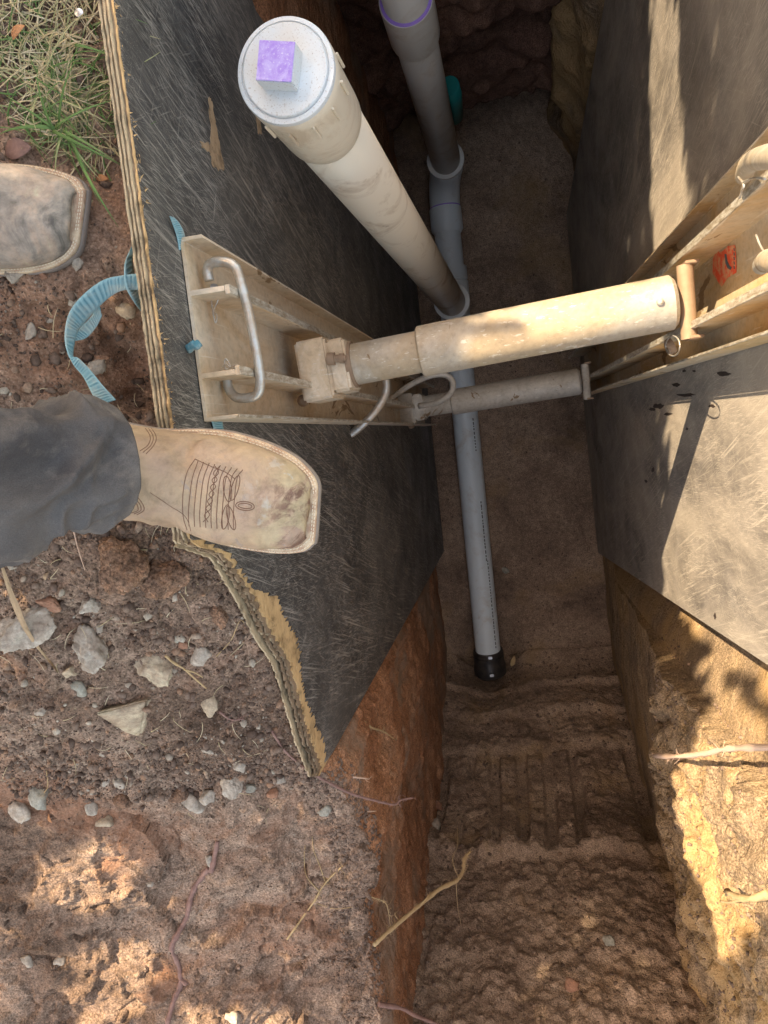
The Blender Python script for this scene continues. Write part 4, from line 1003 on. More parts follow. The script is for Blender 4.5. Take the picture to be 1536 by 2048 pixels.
STONES = [
 (55, 1255, 46, 'st_grey', 'large pale grey stone under the pointed wood splinter, left edge'),
 (180, 1292, 40, 'st_grey', 'large rounded grey stone right of the wood splinter'),
 (320, 1325, 40, 'st_tan', 'grey and rust lump with a smooth grey face behind the forked twig'),
 (405, 1308, 24, 'st_grey', 'flat oval grey stone by the end of the thin twig'),
 (186, 1207, 26, 'st_grey', 'pale angular stone above the large rounded grey stone'),
 (100, 1200, 26, 'st_red', 'flat red brown stone beside the tip of the splinter'),
 (332, 1152, 48, 'st_clod', 'big orange brown earth lump just below the boot heel'),
 (250, 1128, 50, 'st_clod', 'round earth lump left of the big orange brown lump'),
 (436, 1226, 28, 'st_clod', 'crumbly orange clod next to the torn board edge'),
 (163, 1375, 17, 'st_blue', 'small upright bluish stone below the large rounded grey stone'),
 (424, 1408, 24, 'st_tan', 'pinkish tan stone touching the short red root'),
 (83, 1421, 12, 'st_grey', 'small white oval pebble left of the triangular slab'),
 (415, 1501, 9, 'st_grey', 'single white pebble on the smooth soil ridge'),
 (466, 1566, 25, 'st_grey', 'knobbly grey stone near the lower tip of the board'),
 (387, 1607, 24, 'st_grey', 'ragged pale stone at the foot of the rubble, left of the upright one'),
 (420, 1592, 19, 'st_grey', 'upright oblong grey stone beside the ragged pale stone'),
 (500, 1574, 12, 'st_blue', 'small round bluish stone right of the knobbly grey stone'),
 (482, 1532, 14, 'st_grey', 'round stone directly above the knobbly grey stone'),
 (561, 1556, 13, 'st_grey', 'pale cube shaped pebble nearest the board tip'),
 (545, 1583, 15, 'st_red', 'red brown sliver of stone under the board tip'),
 (78, 1590, 24, 'st_blue', 'angular grey green stone at the left of the rubble row'),
 (46, 1622, 21, 'st_grey', 'dull grey stone at the left edge below the grey green one'),
 (213, 1562, 11, 'st_grey', 'left one of two small round pebbles in the rubble row'),
 (237, 1566, 13, 'st_grey', 'right one of two small round pebbles in the rubble row'),
 (182, 1612, 16, 'st_grey', 'grey stone under the two small round pebbles'),
 (243, 1598, 22, 'st_clod', 'dark brown lump in the middle of the rubble row'),
 (214, 1638, 19, 'st_tan', 'half buried tan stone at the bottom of the rubble row'),
 (358, 1592, 18, 'st_clod', 'rounded brown clod left of the ragged pale stone'),
 (652, 1621, 13, 'st_blue', 'greenish pebble in the clay near the pit edge'),
 (199, 1254, 11, 'st_grey', 'little pebble just above the large rounded grey stone'),
 (354, 1276, 9, 'st_blue', 'little bluish pebble above the small orange stone'),
 (366, 1291, 12, 'st_red', 'small orange stone between two grey pebbles'),
 (251, 621, 24, 'st_tan', 'tan stone in the loop of the teal strap'),
 (197, 735, 20, 'st_grey', 'flat grey stone against the lower end of the teal strap'),
 (155, 526, 14, 'st_grey', 'pale stone right of the toe of the dull boot'),
 (33, 549, 20, 'st_grey', 'grey stone under the edge of the dull boot'),
 (88, 553, 8, 'st_red', 'tiny bright orange stone below the dull boot'),
 (143, 1341, 17, 'st_tan', 'tan stone below the end of the splinter'),
 (172, 1332, 12, 'st_grey', 'small grey stone touching the tan stone'),
 (12, 1283, 16, 'st_blue', 'bluish stone cut by the left edge of the picture'),
 (130, 672, 9, 'st_clod', 'small brown clod left of the teal strap'),
 (195, 657, 11, 'st_clod', 'orange pebble inside the curl of the teal strap'),
 (193, 680, 13, 'st_clod', 'brown clod under the curl of the teal strap'),
 (100, 640, 8, 'st_grey', 'small white flake of stone on the red soil'),
 (62, 665, 13, 'st_grey', 'grey pebble on the red soil left of the strap'),
 (125, 700, 8, 'st_grey', 'pale pebble beside the blue bend of the strap'),
 (120, 1800+120, 12, 'st_grey', 'pale pebble at the lower left beside the sunlit clay'),
 (56, 1918, 12, 'st_grey', 'grey pebble near the lower left edge of the picture'),
 (470, 2035, 16, 'st_grey', 'buried grey stone at the bottom edge right of the thick root'),
 (300, 1768, 7, 'st_grey', 'tiny white pebble above the thick purplish root'),
]
for i, (a, b, rp, mt, lab) in enumerate(STONES):
    p = on_ground(a, b); r = rp/FP*np.linalg.norm(p-np.array([0, 0, CH]))*.97
    o = link('stone', rock_mesh('stone', r, 40+i, .63 if mt == 'st_clod' and rp > 15 else .62 if rp > 20 else .75, 5 if rp > 24 else 3), mt)
    o.location = (p[0], p[1], p[2]+r*.18); tag(o, lab, 'stone')
# triangular slab
p = on_ground(262, 1430)
W = [on_ground(*q_) for q_ in ((200, 1420), (306, 1392), (290, 1468), (262, 1460))]
bm = bmesh.new(); zt = max(v[2] for v in W)
top = [bm.verts.new((v[0], v[1], v[2]+.016)) for v in W]; f = bm.faces.new(top)
r = bmesh.ops.extrude_face_region(bm, geom=[f])
for v in r['geom']:
    if isinstance(v, bmesh.types.BMVert): v.co.z -= .03
bmesh.ops.recalc_face_normals(bm, faces=bm.faces); bmesh.ops.bevel(bm, geom=list(bm.edges), offset=.003, segments=2, affect='EDGES')
bmesh.ops.triangulate(bm, faces=bm.faces); bmesh.ops.subdivide_edges(bm, edges=bm.edges, cuts=3, use_grid_fill=True)
co = np.array([v.co[:] for v in bm.verts]); nz = fbm(co*70, 4, 511)*.0028
for v, z in zip(bm.verts, nz): v.co += Vector((z*.6, z*.4, z))
me = bpy.data.meshes.new('stone'); bm.to_mesh(me); bm.free(); tag(link('stone', me, 'st_tan', None, True), 'flat triangular tan slab with a pale broken rim, in the middle of the slope', 'stone')
def stone_at(pt, r, mt, lab, seed):
    o = link('stone', rock_mesh('stone', r, seed), mt); o.location = pt; tag(o, lab, 'stone')
stone_at(P(1012, 1140, -2.605), .016, 'st_blue', 'lone bluish pebble on the trench floor right of the pale pipe', 201)
stone_at(P(1145, 1975, -1.03)+np.array([0, .01, 0]), .024, 'st_red', 'round dark red stone set in the digging face near the bottom edge', 202)
stone_at(PX(870, 1652, -.428), .030, 'st_grey', 'pale stone set in the corner of the red clay wall', 203)
stone_at(PX(876, 1610, -.430), .026, 'st_red', 'pinkish stone above the pale one in the corner of the red clay wall', 204)
stone_at(P(1220, 1890, -1.2)+np.array([0, .01, .0]), .020, 'st_blue', 'greenish stone in the digging face under the right wall', 205)

# gravel and crumbs: uncountable, one object
def crumbs():
    base = []
    for s in range(6):
        bm = bmesh.new(); bmesh.ops.create_icosphere(bm, subdivisions=1, radius=1); rg_ = random.Random(s)
        for v in bm.verts: v.co *= rg_.uniform(.58, 1.22)
        bm.faces.ensure_lookup_table(); bm.verts.ensure_lookup_table()
        base.append((np.array([v.co[:] for v in bm.verts]), np.array([[v.index for v in f.verts] for f in bm.faces]))); bm.free()
    n = 21000; nr = len(ys); V = []; F = []; T = []; off = 0
    ii = rng.integers(0, nr, n*5); jj = rng.integers(100, nu1, n*5)
    pos = GL[ii, jj]; y = pos[:, 1]; x = pos[:, 0]
    dens = np.where((y > -.60) & (y < .9), .5+.5*fbm(pos*5, 3, 521), .10)
    dens = np.where((y < -.30) & (y > -.40) & (x > -.75), dens*.35, dens)
    dens = dens+np.where((y > -.60) & (y < -.05), .45, 0)+.9*np.exp(-((y+.53+.05*(x+.6))/.05)**2)
    dens = np.where(x < -1.15, 0, dens)
    kp = rng.random(n*5) < dens*.62; pos = pos[kp][:n]
    sz = np.minimum(.00125*(1/np.maximum(rng.random(len(pos)), .003))**.50, .0088)
    sz = np.where(pos[:, 1] < -.64, np.minimum(sz, .0022), sz)
    rot = rng.random((len(pos), 3))*6.28
    for k in range(len(pos)):
        bv_, bf_ = base[k % 6]; s = sz[k]; e = Matrix.Rotation(rot[k, 0], 3, 'Z') @ Matrix.Rotation(rot[k, 1], 3, 'X')
        v = (bv_*np.array([1, .82, .66])*s) @ np.array(e).T+pos[k]+np.array([0, 0, s*.25]); V.append(v); F.append(bf_+off); off += len(v); T.append(np.full(len(v), rng.random()**(1.0 if s > .004 else 1.25)))
    for (src, cond, cnt, mx_) in ((GF, (GF[..., 1] < -1.12) & (GF[..., 1] > -1.75) & (np.abs(GF[..., 0]+.05) < .38), 9000, .009), (GL[:, nu1-22:nu1+14], np.ones(GL[:, nu1-22:nu1+14].shape[:2], bool) & (GL[:, nu1-22:nu1+14, 1] < -.57) & (GL[:, nu1-22:nu1+14, 1] > -1.3), 2600, .0065),
                                  (GF, (GF[..., 1] > -1.15) & (GF[..., 1] < 1.2) & (GF[..., 0] > -.42) & (GF[..., 0] < .28) & (np.abs(GF[..., 0]-RUN.x) > .05), 1500, .006), (GR, (GR[..., 1] < -.62) & (GR[..., 1] > -1.6) & (GR[..., 2] > -1.3) & (GR[..., 2] < -.1), 3500, .0060)):
        pts_ = src[cond]; pts_ = pts_[rng.integers(0, len(pts_), cnt)]
        for p_ in pts_:
            s = min(.0016*(1/max(rng.random(), .003))**.5, mx_); bv_, bf_ = base[rng.integers(0, 6)]; e = Matrix.Rotation(rng.random()*6.28, 3, 'Z') @ Matrix.Rotation(rng.random()*6.28, 3, 'X')
            v = (bv_*np.array([1, .82, .7])*s) @ np.array(e).T+p_; V.append(v); F.append(bf_+off); off += len(v); T.append(np.full(len(v), .15+.68*rng.random()))
    me = fastmesh('gravel', np.concatenate(V), np.concatenate(F)); at = me.attributes.new('tint', 'FLOAT', 'POINT'); at.data.foreach_set('value', np.concatenate(T).astype(np.float32))
    tag(link('gravel', me, 'gravel', None, False), 'loose gravel and soil crumbs scattered over the bank and the dug faces', 'gravel', kind='stuff')
crumbs()

# ------------------------------------------------------------------ grass
def blades(name, specs, label):
    V = []; F = []; T = []
    for (p, d, L_, wd, droop, tint, curl) in specs:
        p = Vector(p); d = Vector(d).normalized(); n = 6; prev = None; n0 = len(V); side0 = d.cross(Vector((0, 0, 1)))
        side = side0.normalized() if side0.length > .05 else Vector((1, 0, 0)); cur = p.copy()
        for k in range(n+1):
            t = k/n; ww = wd*(1-t**1.6)*.5+.00012
            V += [tuple(cur-side*ww+Vector((0, 0, ww*.35))), tuple(cur), tuple(cur+side*ww+Vector((0, 0, ww*.35)))]; T += [tint+.12*(t-.5)]*3
            d = (d+Vector((0, 0, -droop/n))+side*(curl/n)).normalized(); cur = cur+d*(L_/n)
            g = float(ground_z(np.array([cur.x]), np.array([cur.y]))[0])+.004
            if cur.z < g and cur.x < -.41: cur.z = g+.001
        for k in range(n):
            for c_ in (0, 1):
                a = n0+k*3+c_; F.append((a, a+1, a+4, a+3))
    me = fastmesh(name, np.array(V), np.array(F)); at = me.attributes.new('tint', 'FLOAT', 'POINT'); at.data.foreach_set('value', np.clip(np.array(T), 0, 1).astype(np.float32))
    o = link(name, me, 'grass'); tag(o, label, 'grass', kind='stuff')
    sd_ = o.modifiers.new('t', 'SOLIDIFY'); sd_.thickness = .0003
sp = []; rg_ = random.Random(77)
for i in range(1650):
    if i < 1050: a, b = rg_.uniform(-160, 175), rg_.uniform(-260, 270)
    else: a, b = rg_.gauss(130, 45), rg_.gauss(215, 65)
    if b > 285 and a < 150 or a > 205 or rg_.random() < max(0, (a-90)/260)*.8: continue
    if b > 170 and a < 80 and rg_.random() < .75: continue
    p = P(a, b, 0); p[2] = float(ground_z(np.array([p[0]]), np.array([p[1]]))[0])+.001
    th_ = rg_.uniform(0, 6.28); el = rg_.choice([.15, .25, .5, .9]); dry = rg_.random() < (.82 if b < 150 else .62)
    sp.append((p, (math.cos(th_), math.sin(th_), el), rg_.uniform(.02, .075), rg_.uniform(.0009, .0022), rg_.uniform(.4, 1.6), rg_.uniform(.5, 1) if dry else rg_.uniform(.1, .45), rg_.uniform(-1.2, 1.2)))
for i in range(900):                                     # sparse straw lying about the rest of the turf outside the frame
    p = np.array([rg_.uniform(-1.8, -.6), rg_.uniform(.35, 1.6), 0]); p[2] = float(ground_z(np.array([p[0]]), np.array([p[1]]))[0])
    th_ = rg_.uniform(0, 6.28); sp.append((p, (math.cos(th_), math.sin(th_), .5), rg_.uniform(.03, .09), .002, 1.2, rg_.uniform(.2, 1), rg_.uniform(-1, 1)))
for (a, b, c, d_, tint, wd) in [(105, 255, -10, 253, .30, .0042), (105, 262, 215, 318, .22, .0036), (118, 250, 140, 120, .15, .003), (150, 300, 222, 422, .25, .0036), (125, 262, 215, 300, .38, .003),
                               (110, 255, 210, 205, .3, .0028), (108, 262, 60, 140, .2, .0028), (125, 270, 100, 345, .5, .0024), (135, 270, 175, 345, .55, .0022), (110, 258, 5, 180, .34, .0024),
                               (150, 90, 205, 102, .3, .003), (120, 200, 200, 230, .6, .002), (90, 150, 150, 20, .6, .002), (130, 255, 160, 330, .15, .0035), (140, 260, 190, 380, .2, .003)]:
    A = P(a, b, .008); B = P(c, d_, .02); v = B-A; L_ = float(np.linalg.norm(v)); sp.append((A, (v[0], v[1], L_*.55), L_*1.15, wd, 1.0, tint, rg_.uniform(-.2, .2)))
blades('grass', sp, 'tufts of green and dry straw coloured grass at the upper left corner')
sp = []
for i in range(150):
    a, b = rg_.uniform(0, 560), rg_.uniform(560, 1640)
    p = on_ground(a, b); 
    if p[0] > -.405: continue
    p[2] += .003; th_ = rg_.uniform(0, 6.28); sp.append((p, (math.cos(th_), math.sin(th_), .12), rg_.uniform(.01, .04), rg_.uniform(.0005, .0009), .4, rg_.uniform(.75, 1), rg_.uniform(-1.5, 1.5)))
blades('dry_straw', sp, 'fine dry straw and hair roots scattered on the soil of the left bank')

# ------------------------------------------------------------------ roots, twigs, splinter
def gpath(pts, lift=.002): 
    out = []
    for a, b in [tuple(v[:2]) for v in smooth_path([(*p, 0) for p in pts], 4)]:
        q_ = on_ground(a, b); out.append(q_+np.array([0, 0, lift]))
    return out
def root(name, paths, mat, label, cat, seed=1):
    e = None; objs = []
    for i, (pts, r0, r1) in enumerate(paths):
        n = len(pts); rr = [r0+(r1-r0)*k/(n-1) for k in range(n)]; rg2 = random.Random(seed+i); rr = [x*(.74+.42*rg2.random()) for x in rr]
        nm = name if i == 0 else 'side_root'
        objs.append(tube(nm, pts, rr, mat, objs[0] if i else None, 11, True, .24, seed))
    if cat == 'root' and len(paths[0][0]) > 6:
        rg2 = random.Random(seed*7); hv, hf = [], []
        for _ in range(int(len(paths[0][0])*2.2)):
            p = Vector(paths[0][0][rg2.randrange(len(paths[0][0]))]); d_ = Vector((rg2.gauss(0, 1), rg2.gauss(0, 1), rg2.gauss(0, .5)-.2)).normalized(); L_ = rg2.uniform(.004, .020)
            pts_ = [p, p+d_*L_*.5+Vector((rg2.gauss(0, .002), rg2.gauss(0, .002), 0)), p+d_*L_+Vector((rg2.gauss(0, .004), rg2.gauss(0, .004), -.002))]
            v_, f_ = tube_vf(pts_, [.0006, .0004, .0002], 4, False); n0 = len(hv); hv += [tuple(x) for x in v_]; hf += [tuple(k+n0 for k in q_) for q_ in f_]
        me = bpy.data.meshes.new('root_hairs'); me.from_pydata(hv, [], hf); me.update(); h_ = link('root_hairs', me, mat, objs[0]); h_['kind'] = 'stuff'
    tag(objs[0], label, cat); return objs[0]
mm = lambda px, D: px*D/FP
o = root('root', [(gpath([(420, 1735), (405, 1752), (385, 1785), (375, 1830), (355, 1868), (344, 1895), (358, 1930), (362, 1965), (348, 2000), (334, 2048)], .0015), .0058, .0050), (gpath([(425, 1738), (432, 1708), (438, 1678)], .006), .0072, .0035),
     (gpath([(362, 1955), (375, 1968)], .002), .005, .004)], 'root_red', 'thick purplish root with a grey cut end running down the scraped clay', 'root', 3)
k_ = link('root_knot', rock_mesh('root_knot', .013, 901, .8), 'st_grey', o); k_.location = on_ground(421, 1718)+np.array([0, 0, .003]); 
root('root', [(gpath([(575, 1877), (600, 1842), (630, 1800), (642, 1778), (660, 1755), (686, 1731)]), .0022, .0014), (gpath([(640, 1782), (614, 1752), (609, 1715), (611, 1690)]), .0013, .0007), (gpath([(652, 1765), (640, 1730), (628, 1700), (625, 1672)]), .0013, .0006), (gpath([(635, 1806), (670, 1816), (715, 1812)]), .0008, .0004)],
     'root_tan', 'forked tan root lying on the clay near the pit edge', 'root', 5)
def zp(l, n=4): return smooth_path([P(a, b, z) for a, b, z in l], n)
root('root', [(zp([(748, 1890, -.60), (790, 1852, -.66), (838, 1812, -.74), (880, 1778, -.82), (912, 1761, -.88), (926, 1742, -.92), (929, 1718, -.95), (940, 1703, -.98)], 5), .0052, .0042), (zp([(840, 1810, -.74), (852, 1798, -.74), (862, 1783, -.76)]), .0014, .0006),
     (zp([(800, 1843, -.68), (790, 1830, -.68), (795, 1822, -.69)]), .0012, .0005), (zp([(918, 1758, -.88), (905, 1720, -.9), (915, 1690, -.95), (915, 1655, -1.0)]), .0009, .0005), (zp([(912, 1765, -.88), (915, 1810, -.95), (922, 1850, -1.0)]), .0008, .0004)],
     'root_tan', 'frayed yellow brown root reaching from the bank across the red wall', 'root', 7)
root('root', [(zp([(612, 1535, -.36), (652, 1562, -.395), (700, 1586, -.44), (750, 1601, -.50), (788, 1609, -.54), (802, 1600, -.56), (828, 1595, -.60)]), .0030, .0018)], 'root_red', 'thin pink root from under the board tip out over the pit', 'root', 9)
root('root', [(zp([(664, 1550, -.43), (700, 1553, -.45), (738, 1558, -.50)]), .0022, .0016)], 'root_pale', 'short whitish root just right of the board tip', 'root', 10)
root('root', [(smooth_path([PX(a, b, x) for a, b, x in ((722, 1440, -.385), (745, 1456, -.375), (765, 1462, -.37), (792, 1480, -.36))], 4), .003, .0015)], 'root_tan', 'short knobbly root on the red wall beside the board edge', 'root', 11)
root('root', [(zp([(716, 1625, -.52), (752, 1622, -.56)]), .0018, .0012)], 'root_pale', 'straight stub of root under the thin pink root', 'root', 12)
root('root', [(zp([(758, 2009, -.63), (800, 2016, -.68), (835, 2033, -.72), (870, 2047, -.76), (910, 2070, -.8)]), .0050, .0045)], 'root_red', 'stout pink root crossing the bottom edge of the picture', 'root', 13)
root('root', [(smooth_path([PX(a, b, x) for a, b, x in ((1309, 1511, .235), (1350, 1513, .25), (1400, 1509, .262), (1440, 1500, .272), (1485, 1496, .28), (1560, 1494, .30))], 4), .0050, .0046)], 'root_pale', 'smooth pale root sticking out of the sunlit right wall', 'root', 14)
root('root', [(smooth_path([PX(a, b, x) for a, b, x in ((1455, 1785, .285), (1490, 1798, .283), (1545, 1786, .30))], 4), .0055, .0066), (smooth_path([PX(a, b, x) for a, b, x in ((1490, 1798, .284), (1460, 1805, .285), (1440, 1802, .29))], 4), .003, .0015)], 'root_tan', 'stout tan root in the sunlit right wall at the picture edge', 'root', 15)
root('root', [(zp([(740, 1793, -.58), (770, 1805, -.62), (778, 1830, -.64), (782, 1870, -.68)]), .0012, .0006)], 'root_tan', 'hair thin root hanging over the wall above the frayed one', 'root', 16)
root('root', [(gpath([(545, 1460), (572, 1500), (600, 1525), (614, 1536)], .004), .0020, .0016)], 'root_red', 'thin red root running under the torn board edge', 'root', 17)
root('root', [(gpath([(440, 1420), (455, 1433), (470, 1438), (490, 1435)], .004), .0019, .0010)], 'root_red', 'short red root beside the pinkish tan stone', 'root', 18)
root('twig', [(gpath([(338, 1307), (352, 1320), (375, 1334), (395, 1352), (418, 1372)], .010), .0020, .0012), (gpath([(375, 1334), (395, 1340), (412, 1350)], .011), .0013, .0008)], 'root_tan', 'forked brown twig lying on the rubble', 'twig', 19)
root('twig', [(gpath([(436, 1310), (465, 1278), (482, 1240), (492, 1243)], .006), .0007, .0005)], 'root_tan', 'thin bent straw near the orange clod', 'twig', 20)
root('twig', [(gpath([(150, 1045), (160, 1090), (175, 1138)], .006), .0011, .0005)], 'root_pale', 'pale stalk lying below the trouser cuff', 'twig', 21)
root('twig', [(gpath([(100, 1100+435), (102, 1570), (84, 1590), (78, 1610)], .010), .0009, .0005)], 'root_tan', 'fine rootlet curling at the left of the rubble row', 'twig', 22)
# pointed wood splinter
c = [on_ground(18, 1130)+np.array([0, 0, .012]), on_ground(50, 1195)+np.array([0, 0, .022]), on_ground(82, 1260)+np.array([0, 0, .024]), on_ground(120, 1342)+np.array([0, 0, .004])]
c = smooth_path(c, 6); V = []; n = len(c); d = (c[-1]-c[0]); d /= np.linalg.norm(d); sd = np.cross(d, [0, 0, 1]); sd /= np.linalg.norm(sd)
r_ = random.Random(4)
for k, p in enumerate(c):
    t = k/(n-1); ww = .0046*math.sin(math.pi*min(1, t*1.1+.05))**.7*(1 if t < .9 else (1-t)*10*.9+.1)*(.85+.3*r_.random())
    for a, b in ((-1, 0), (-.4, .0022), (.6, .0028), (1, 0), (.2, -.002)): V.append(tuple(p+sd*a*ww+np.array([0, 0, b])))
F = [(k*5+a, k*5+(a+1) % 5, (k+1)*5+(a+1) % 5, (k+1)*5+a) for k in range(n-1) for a in range(5)]
me = bpy.data.meshes.new('wood_splinter'); me.from_pydata(V, [], F); me.update()
tag(link('wood_splinter', me, 'peel', None, False), 'long pointed wood splinter lying across the large pale stone', 'splinter')
# nail head, leaves
p = on_ground(168, 35); nl = lathe('roofing_nail', p+np.array([0, 0, .010]), (.25, .1, 1), [(-.02, .0012), (-.0006, .0012), (-.0006, .0048), (.0003, .0050), (.0006, .0044)], 'steel', None, 24); tag(nl, 'round silver nail head on the soil beside the board', 'nail')
def leafobj(pt, L_, ang, label, mat='dryleaf', wd=.5, seed=0):
    n = 8; V = []; r_ = random.Random(seed)
    for k in range(n+1):
        t = k/n; ww = L_*wd*.5*math.sin(math.pi*min(.98, t*.95+.03))**.8; z = .0035*math.sin(t*3)+r_.uniform(0, .0008)
        for s in (-1, 0, 1): V.append((math.cos(ang)*(t-.5)*L_-math.sin(ang)*ww*s+pt[0], math.sin(ang)*(t-.5)*L_+math.cos(ang)*ww*s+pt[1], pt[2]+z+abs(s)*ww*.35))
    F = [(k*3+c_, k*3+c_+1, k*3+c_+4, k*3+c_+3) for k in range(n) for c_ in (0, 1)]
    me = bpy.data.meshes.new('leaf'); me.from_pydata(V, [], F); me.update(); o = link('leaf', me, mat); tag(o, label, 'leaf')
    o.modifiers.new('t', 'SOLIDIFY').thickness = .0004
leafobj(on_ground(62, 84)+np.array([0, 0, .02]), .020, .6, 'rust coloured leaf caught in the dry grass', seed=1)
leafobj(on_ground(8, 85)+np.array([0, 0, .02]), .018, 2.0, 'pinkish leaf at the upper left edge of the picture', seed=2)
leafobj(on_ground(211, 361)+np.array([0, 0, .005]), .016, -.2, 'curled yellow orange leaf between grass and board', seed=3)
leafobj(on_ground(104, 1634)+np.array([0, 0, .004]), .017, 1.7, 'orange bark chip on the dark soil at the left', wd=.35, seed=4)
leafobj(P(1026, 1322, -2.56), .055, 1.2, 'pale yellow leaf on the trench floor beside the black coupling', 'root_tan', .4, 5)
leafobj(on_ground(45, 305)+np.array([0, 0, .006]), .034, 0, 'flat reddish piece of bark above the dull boot', 'root_red', .7, 6)
leafobj(on_ground(100, 1190-40)+np.array([0, 0, .006]), .012, 1.0, 'small tan chip of wood above the flat red brown stone', 'peel', .5, 7)

# ------------------------------------------------------------------ teal webbing
def ribbon(name, pairs, parent, th_=.0012):
    Lp = smooth_path([a for a, b in pairs], 12); Rp = smooth_path([b for a, b in pairs], 12); n = len(Lp); m = 5; V = []; A = []
    cum = 0
    for k in range(n):
        if k: cum += float(np.linalg.norm((Lp[k]+Rp[k]-Lp[k-1]-Rp[k-1])/2))
        rib = .5+.5*math.sin(cum/.0030*2*math.pi)
        for j in range(m+1): V.append(Lp[k]+(Rp[k]-Lp[k])*j/m); A.append(rib if 0 < j < m else .9)
    F = [(k*(m+1)+j, k*(m+1)+j+1, (k+1)*(m+1)+j+1, (k+1)*(m+1)+j) for k in range(n-1) for j in range(m)]
    me = fastmesh(name, np.array(V), np.array(F)); at = me.attributes.new('rib', 'FLOAT', 'POINT'); at.data.foreach_set('value', np.array(A, dtype=np.float32))
    o = link(name, me, 'web', parent); sd_ = o.modifiers.new('t', 'SOLIDIFY'); sd_.thickness = th_; sd_.offset = 0; return o
ws = empty('webbing_strap', (0, 0, 0), 'twisted teal webbing strap lying on the soil between the two boots', 'strap')
def pr(l): return [(P(a, b, z1), P(c, d_, z2)) for a, b, z1, c, d_, z2 in l]
ribbon('strap_length', pr([(282, 546, .012, 282, 580, .008), (243, 551, .014, 245, 581, .008), (205, 561, .018, 216, 597, .006), (166, 590, .020, 190, 622, .004), (139, 625, .022, 165, 650, .004), (130, 668, .024, 152, 672, .006), (134, 700, .026, 146, 712, .012), (146, 728, .022, 156, 716, .022), (166, 752, .012, 178, 738, .018), (182, 782, .010, 206, 772, .014), (196, 812, .006, 232, 800, .008)]), ws)
ribbon('strap_length', pr([(198, 606, -.002, 204, 632, -.006), (180, 636, -.004, 192, 655, -.008), (150, 662, -.002, 172, 676, -.010), (138, 668, .004, 148, 682, -.004)]), ws)
ribbon('strap_loop', pr([(264, 490, -.02, 272, 496, -.02), (250, 528, .012, 264, 520, -.01), (252, 572, .016, 272, 560, -.012), (268, 603, .008, 284, 588, -.014), (282, 622, -.01, 292, 606, -.02)]), ws)
rs = empty('webbing_strap', (0, 0, 0), 'teal webbing strap running behind the left rail and out at its top and bottom', 'strap')
def pr2(l): return [(PX(a, b, x1), PX(c, d_, x2)) for a, b, x1, c, d_, x2 in l]
ribbon('strap_length', pr2([(339, 432, -.374, 347, 434, -.372), (345, 448, -.375, 358, 446, -.371), (352, 468, -.377, 368, 466, -.373), (357, 490, -.379, 373, 490, -.377), (358, 500, -.3795, 376, 502, -.379)]), rs)
ribbon('strap_length', pr2([(414, 800, -.3785, 436, 806, -.3785), (420, 832, -.377, 443, 836, -.375), (427, 855, -.377, 446, 855, -.375), (432, 880, -.377, 450, 878, -.376)]), rs)
kn = link('strap_knot', rock_mesh('strap_knot', .0105, 77, .8), 'web', rs); kn.location = PX(386, 692, -.372)

# ------------------------------------------------------------------ unseen tree added to shade the place; leaf gaps cut where sun patches fall
e1 = SUN.cross(Vector((0, 0, 1))).normalized(); e2 = e1.cross(SUN).normalized()
def sv(p): p = Vector(p); return (p.dot(e1), p.dot(e2))
def inpoly(pt, pg):
    x, y = pt; c_ = False; j = len(pg)-1
    for i in range(len(pg)):
        if (pg[i][1] > y) != (pg[j][1] > y) and x < (pg[j][0]-pg[i][0])*(y-pg[i][1])/(pg[j][1]-pg[i][1])+pg[i][0]: c_ = not c_
        j = i
    return c_
def pdist(pt, pg):
    d_ = 9
    for i in range(len(pg)):
        a, b = Vector(pg[i]), Vector(pg[(i+1) % len(pg)]); ab = b-a; t = max(0, min(1, (Vector(pt)-a).dot(ab)/max(ab.dot(ab), 1e-9))); d_ = min(d_, (Vector(pt)-(a+ab*t)).length)
    return d_
gaps = []  # outlines kept free of leaves, traced back from the wanted sun patches
def gapX(pts, x): gaps.append([sv(PX(a, b, x)) for a, b in pts])
def gapZ(pts, z): gaps.append([sv(P(a, b, z)) for a, b in pts])
gapX([(1292, -40), (1338, -40), (1342, 200), (1352, 420), (1308, 560), (1292, 400)], .295)
gapX([(1338, 820), (1338, 760), (1700, 600), (1700, 1500), (1338, 1230)], .300)
gapX([(1318, 830), (1340, 820), (1335, 1215), (1312, 1190)], .297)
gapX([(1388, 1300), (1440, 1370), (1500, 1425), (1500, 1500), (1560, 1560), (1560, 1800), (1490, 1880), (1420, 1910), (1380, 1880), (1365, 1700), (1342, 1500), (1348, 1430)], .325)
gaps.append([sv(p) for p in (P(800, 655, -.37), P(1345, 560, -.37), P(1360, 660, -.42), P(805, 752, -.42))])
gapX([(1340, 560), (1420, 400), (1560, 280), (1560, 560), (1380, 690)], .262)
gapZ([(95, 1790), (160, 1735), (290, 1695), (255, 1810), (150, 1815)], -.42)
gapZ([(200, 1880), (290, 1890), (280, 1960), (240, 2020), (120, 2120), (130, 1980)], -.46)
gapZ([(-60, 1830), (15, 1800), (20, 1880), (-40, 1900)], -.42)
gapZ([(420, 2030), (560, 2040), (520, 2120), (400, 2100)], -.52)
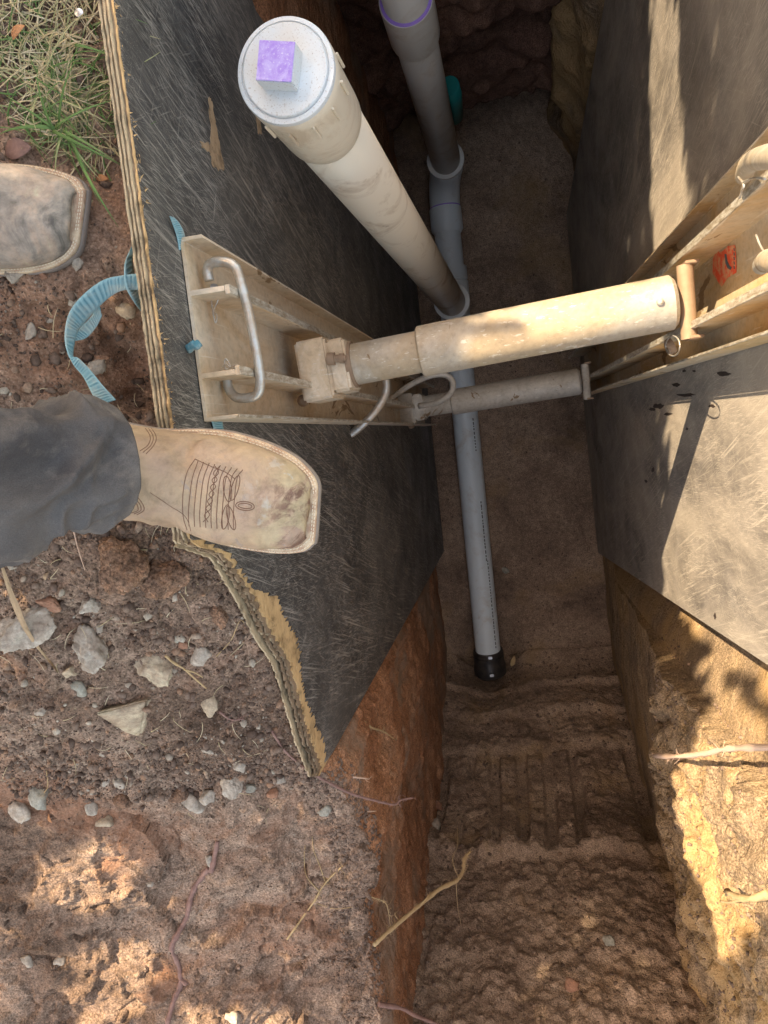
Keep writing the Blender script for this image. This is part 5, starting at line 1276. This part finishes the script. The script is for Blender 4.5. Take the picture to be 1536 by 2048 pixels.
blk = [[sv(P(a, b, z)) for a, b, z in ((230, 780, .2), (500, 850, .09), (600, 900, .07), (660, 980, .06), (650, 1110, .06), (560, 1130, .06), (380, 1110, .07), (230, 1060, .15))],  # outlines where leaves stay, keeping boots, cap and rubble shaded
       [sv(p) for p in ((-.33, .38, -.15), (-.17, .38, -.15), (-.17, .56, -.15), (-.33, .56, -.15))], [sv(p) for p in ((-.8, .25, 0), (-.36, .25, .02), (-.36, .9, .02), (-.8, .9, 0))],
       [sv(p) for p in ((-.78, .12, .05), (-.40, .12, .05), (-.40, .46, .05), (-.78, .46, .05))], [sv(on_ground(*q_)) for q_ in ((0, 1180), (520, 1180), (600, 1500), (0, 1640))],
       [sv(p) for p in ((-.36, .08, .1), (-.36, -.08, .1), (-.5, -.1, .35), (-.62, -.09, .5), (-.62, .12, .5), (-.5, .1, .35))]]
cx_ = [sv(p) for p in ((-1.3, 1.2, 0), (.8, 1.2, 0), (.8, -2.1, 0), (-1.3, -2.1, 0), (.4, 1.2, -2.6), (.4, -1.9, -1.0), (-.5, -1.5, -2.0))]
a0, a1_ = min(c_[0] for c_ in cx_)-.2, max(c_[0] for c_ in cx_)+.2; b0_, b1_ = min(c_[1] for c_ in cx_)-.2, max(c_[1] for c_ in cx_)+.2
V = []; F = []; T = []; rg_ = random.Random(31); LS = .038
bbx = [(min(p[0] for p in g)-.05, max(p[0] for p in g)+.05, min(p[1] for p in g)-.05, max(p[1] for p in g)+.05) for g in gaps]
for layer in range(4):
    a = a0
    while a < a1_:
        b = b0_
        while b < b1_:
            pt = (a+rg_.uniform(-.5, .5)*LS, b+rg_.uniform(-.5, .5)*LS); b += LS
            L_ = rg_.uniform(.029, .038); ok = True
            for g, bx_ in zip(gaps, bbx):
                if bx_[0] < pt[0] < bx_[1] and bx_[2] < pt[1] < bx_[3] and (inpoly(pt, g) or pdist(pt, g) < .012): ok = False; break
            if not ok and (any(inpoly(pt, g) for g in blk) or any(pdist(pt, g) < .045 for g in blk)): ok = True
            if not ok: continue
            dist = 3.0+layer*.28+rg_.uniform(0, .3)+.25*math.sin(pt[0]*3)+.25*math.sin(pt[1]*4+1)
            c_ = e1*pt[0]+e2*pt[1]-SUN*dist
            nn = (-SUN+Vector((rg_.gauss(0, .35), rg_.gauss(0, .35), rg_.gauss(0, .35)))).normalized(); s = nn.cross(Vector((rg_.gauss(0, 1), rg_.gauss(0, 1), rg_.gauss(0, 1)))).normalized(); u = nn.cross(s)
            n0 = len(V); V += [tuple(c_-s*L_), tuple(c_+u*L_*.62-s*L_*.1), tuple(c_+s*L_), tuple(c_-u*L_*.62-s*L_*.1)]; F.append((n0, n0+1, n0+2, n0+3)); T += [rg_.random()]*4
        a += LS
me = fastmesh('shade_leaf_screen', np.array(V), np.array(F)); at = me.attributes.new('tint', 'FLOAT', 'POINT'); at.data.foreach_set('value', np.array(T, dtype=np.float32))
cc = Vector(np.array(V).mean(0)); tb = Vector((cc.x-1.2, cc.y+1.3, -.05))
st_ = empty('added_shade_tree', (0, 0, 0), 'unseen leafy tree added to shade the trench, its gaps shaped to place sun patches', 'tree')
lf = link('shade_leaf_screen', me, 'leaf', st_, False); lf['kind'] = 'stuff'
tube('added_trunk', smooth_path([tb, tb+Vector((.08, -.05, 1.0)), tb+Vector((.0, .1, 2.0)), tb+Vector((.2, -.1, 3.2)), tb+Vector((.3, -.2, 4.4))], 5), [.16]*5+[.13]*5+[.11]*6+[.07]*5, 'bark', st_, 18)
for k in range(7):
    tg = cc+Vector((rg_.uniform(-.9, .9), rg_.uniform(-.9, .9), rg_.uniform(.25, .6))); s0 = tb+Vector((.15, -.05, 2.2+.25*k)); 
    tube('branch', smooth_path([s0, s0.lerp(tg, .5)+Vector((0, 0, .35)), tg], 5), [.05-.0036*q_ for q_ in range(11)], 'bark', st_, 10)
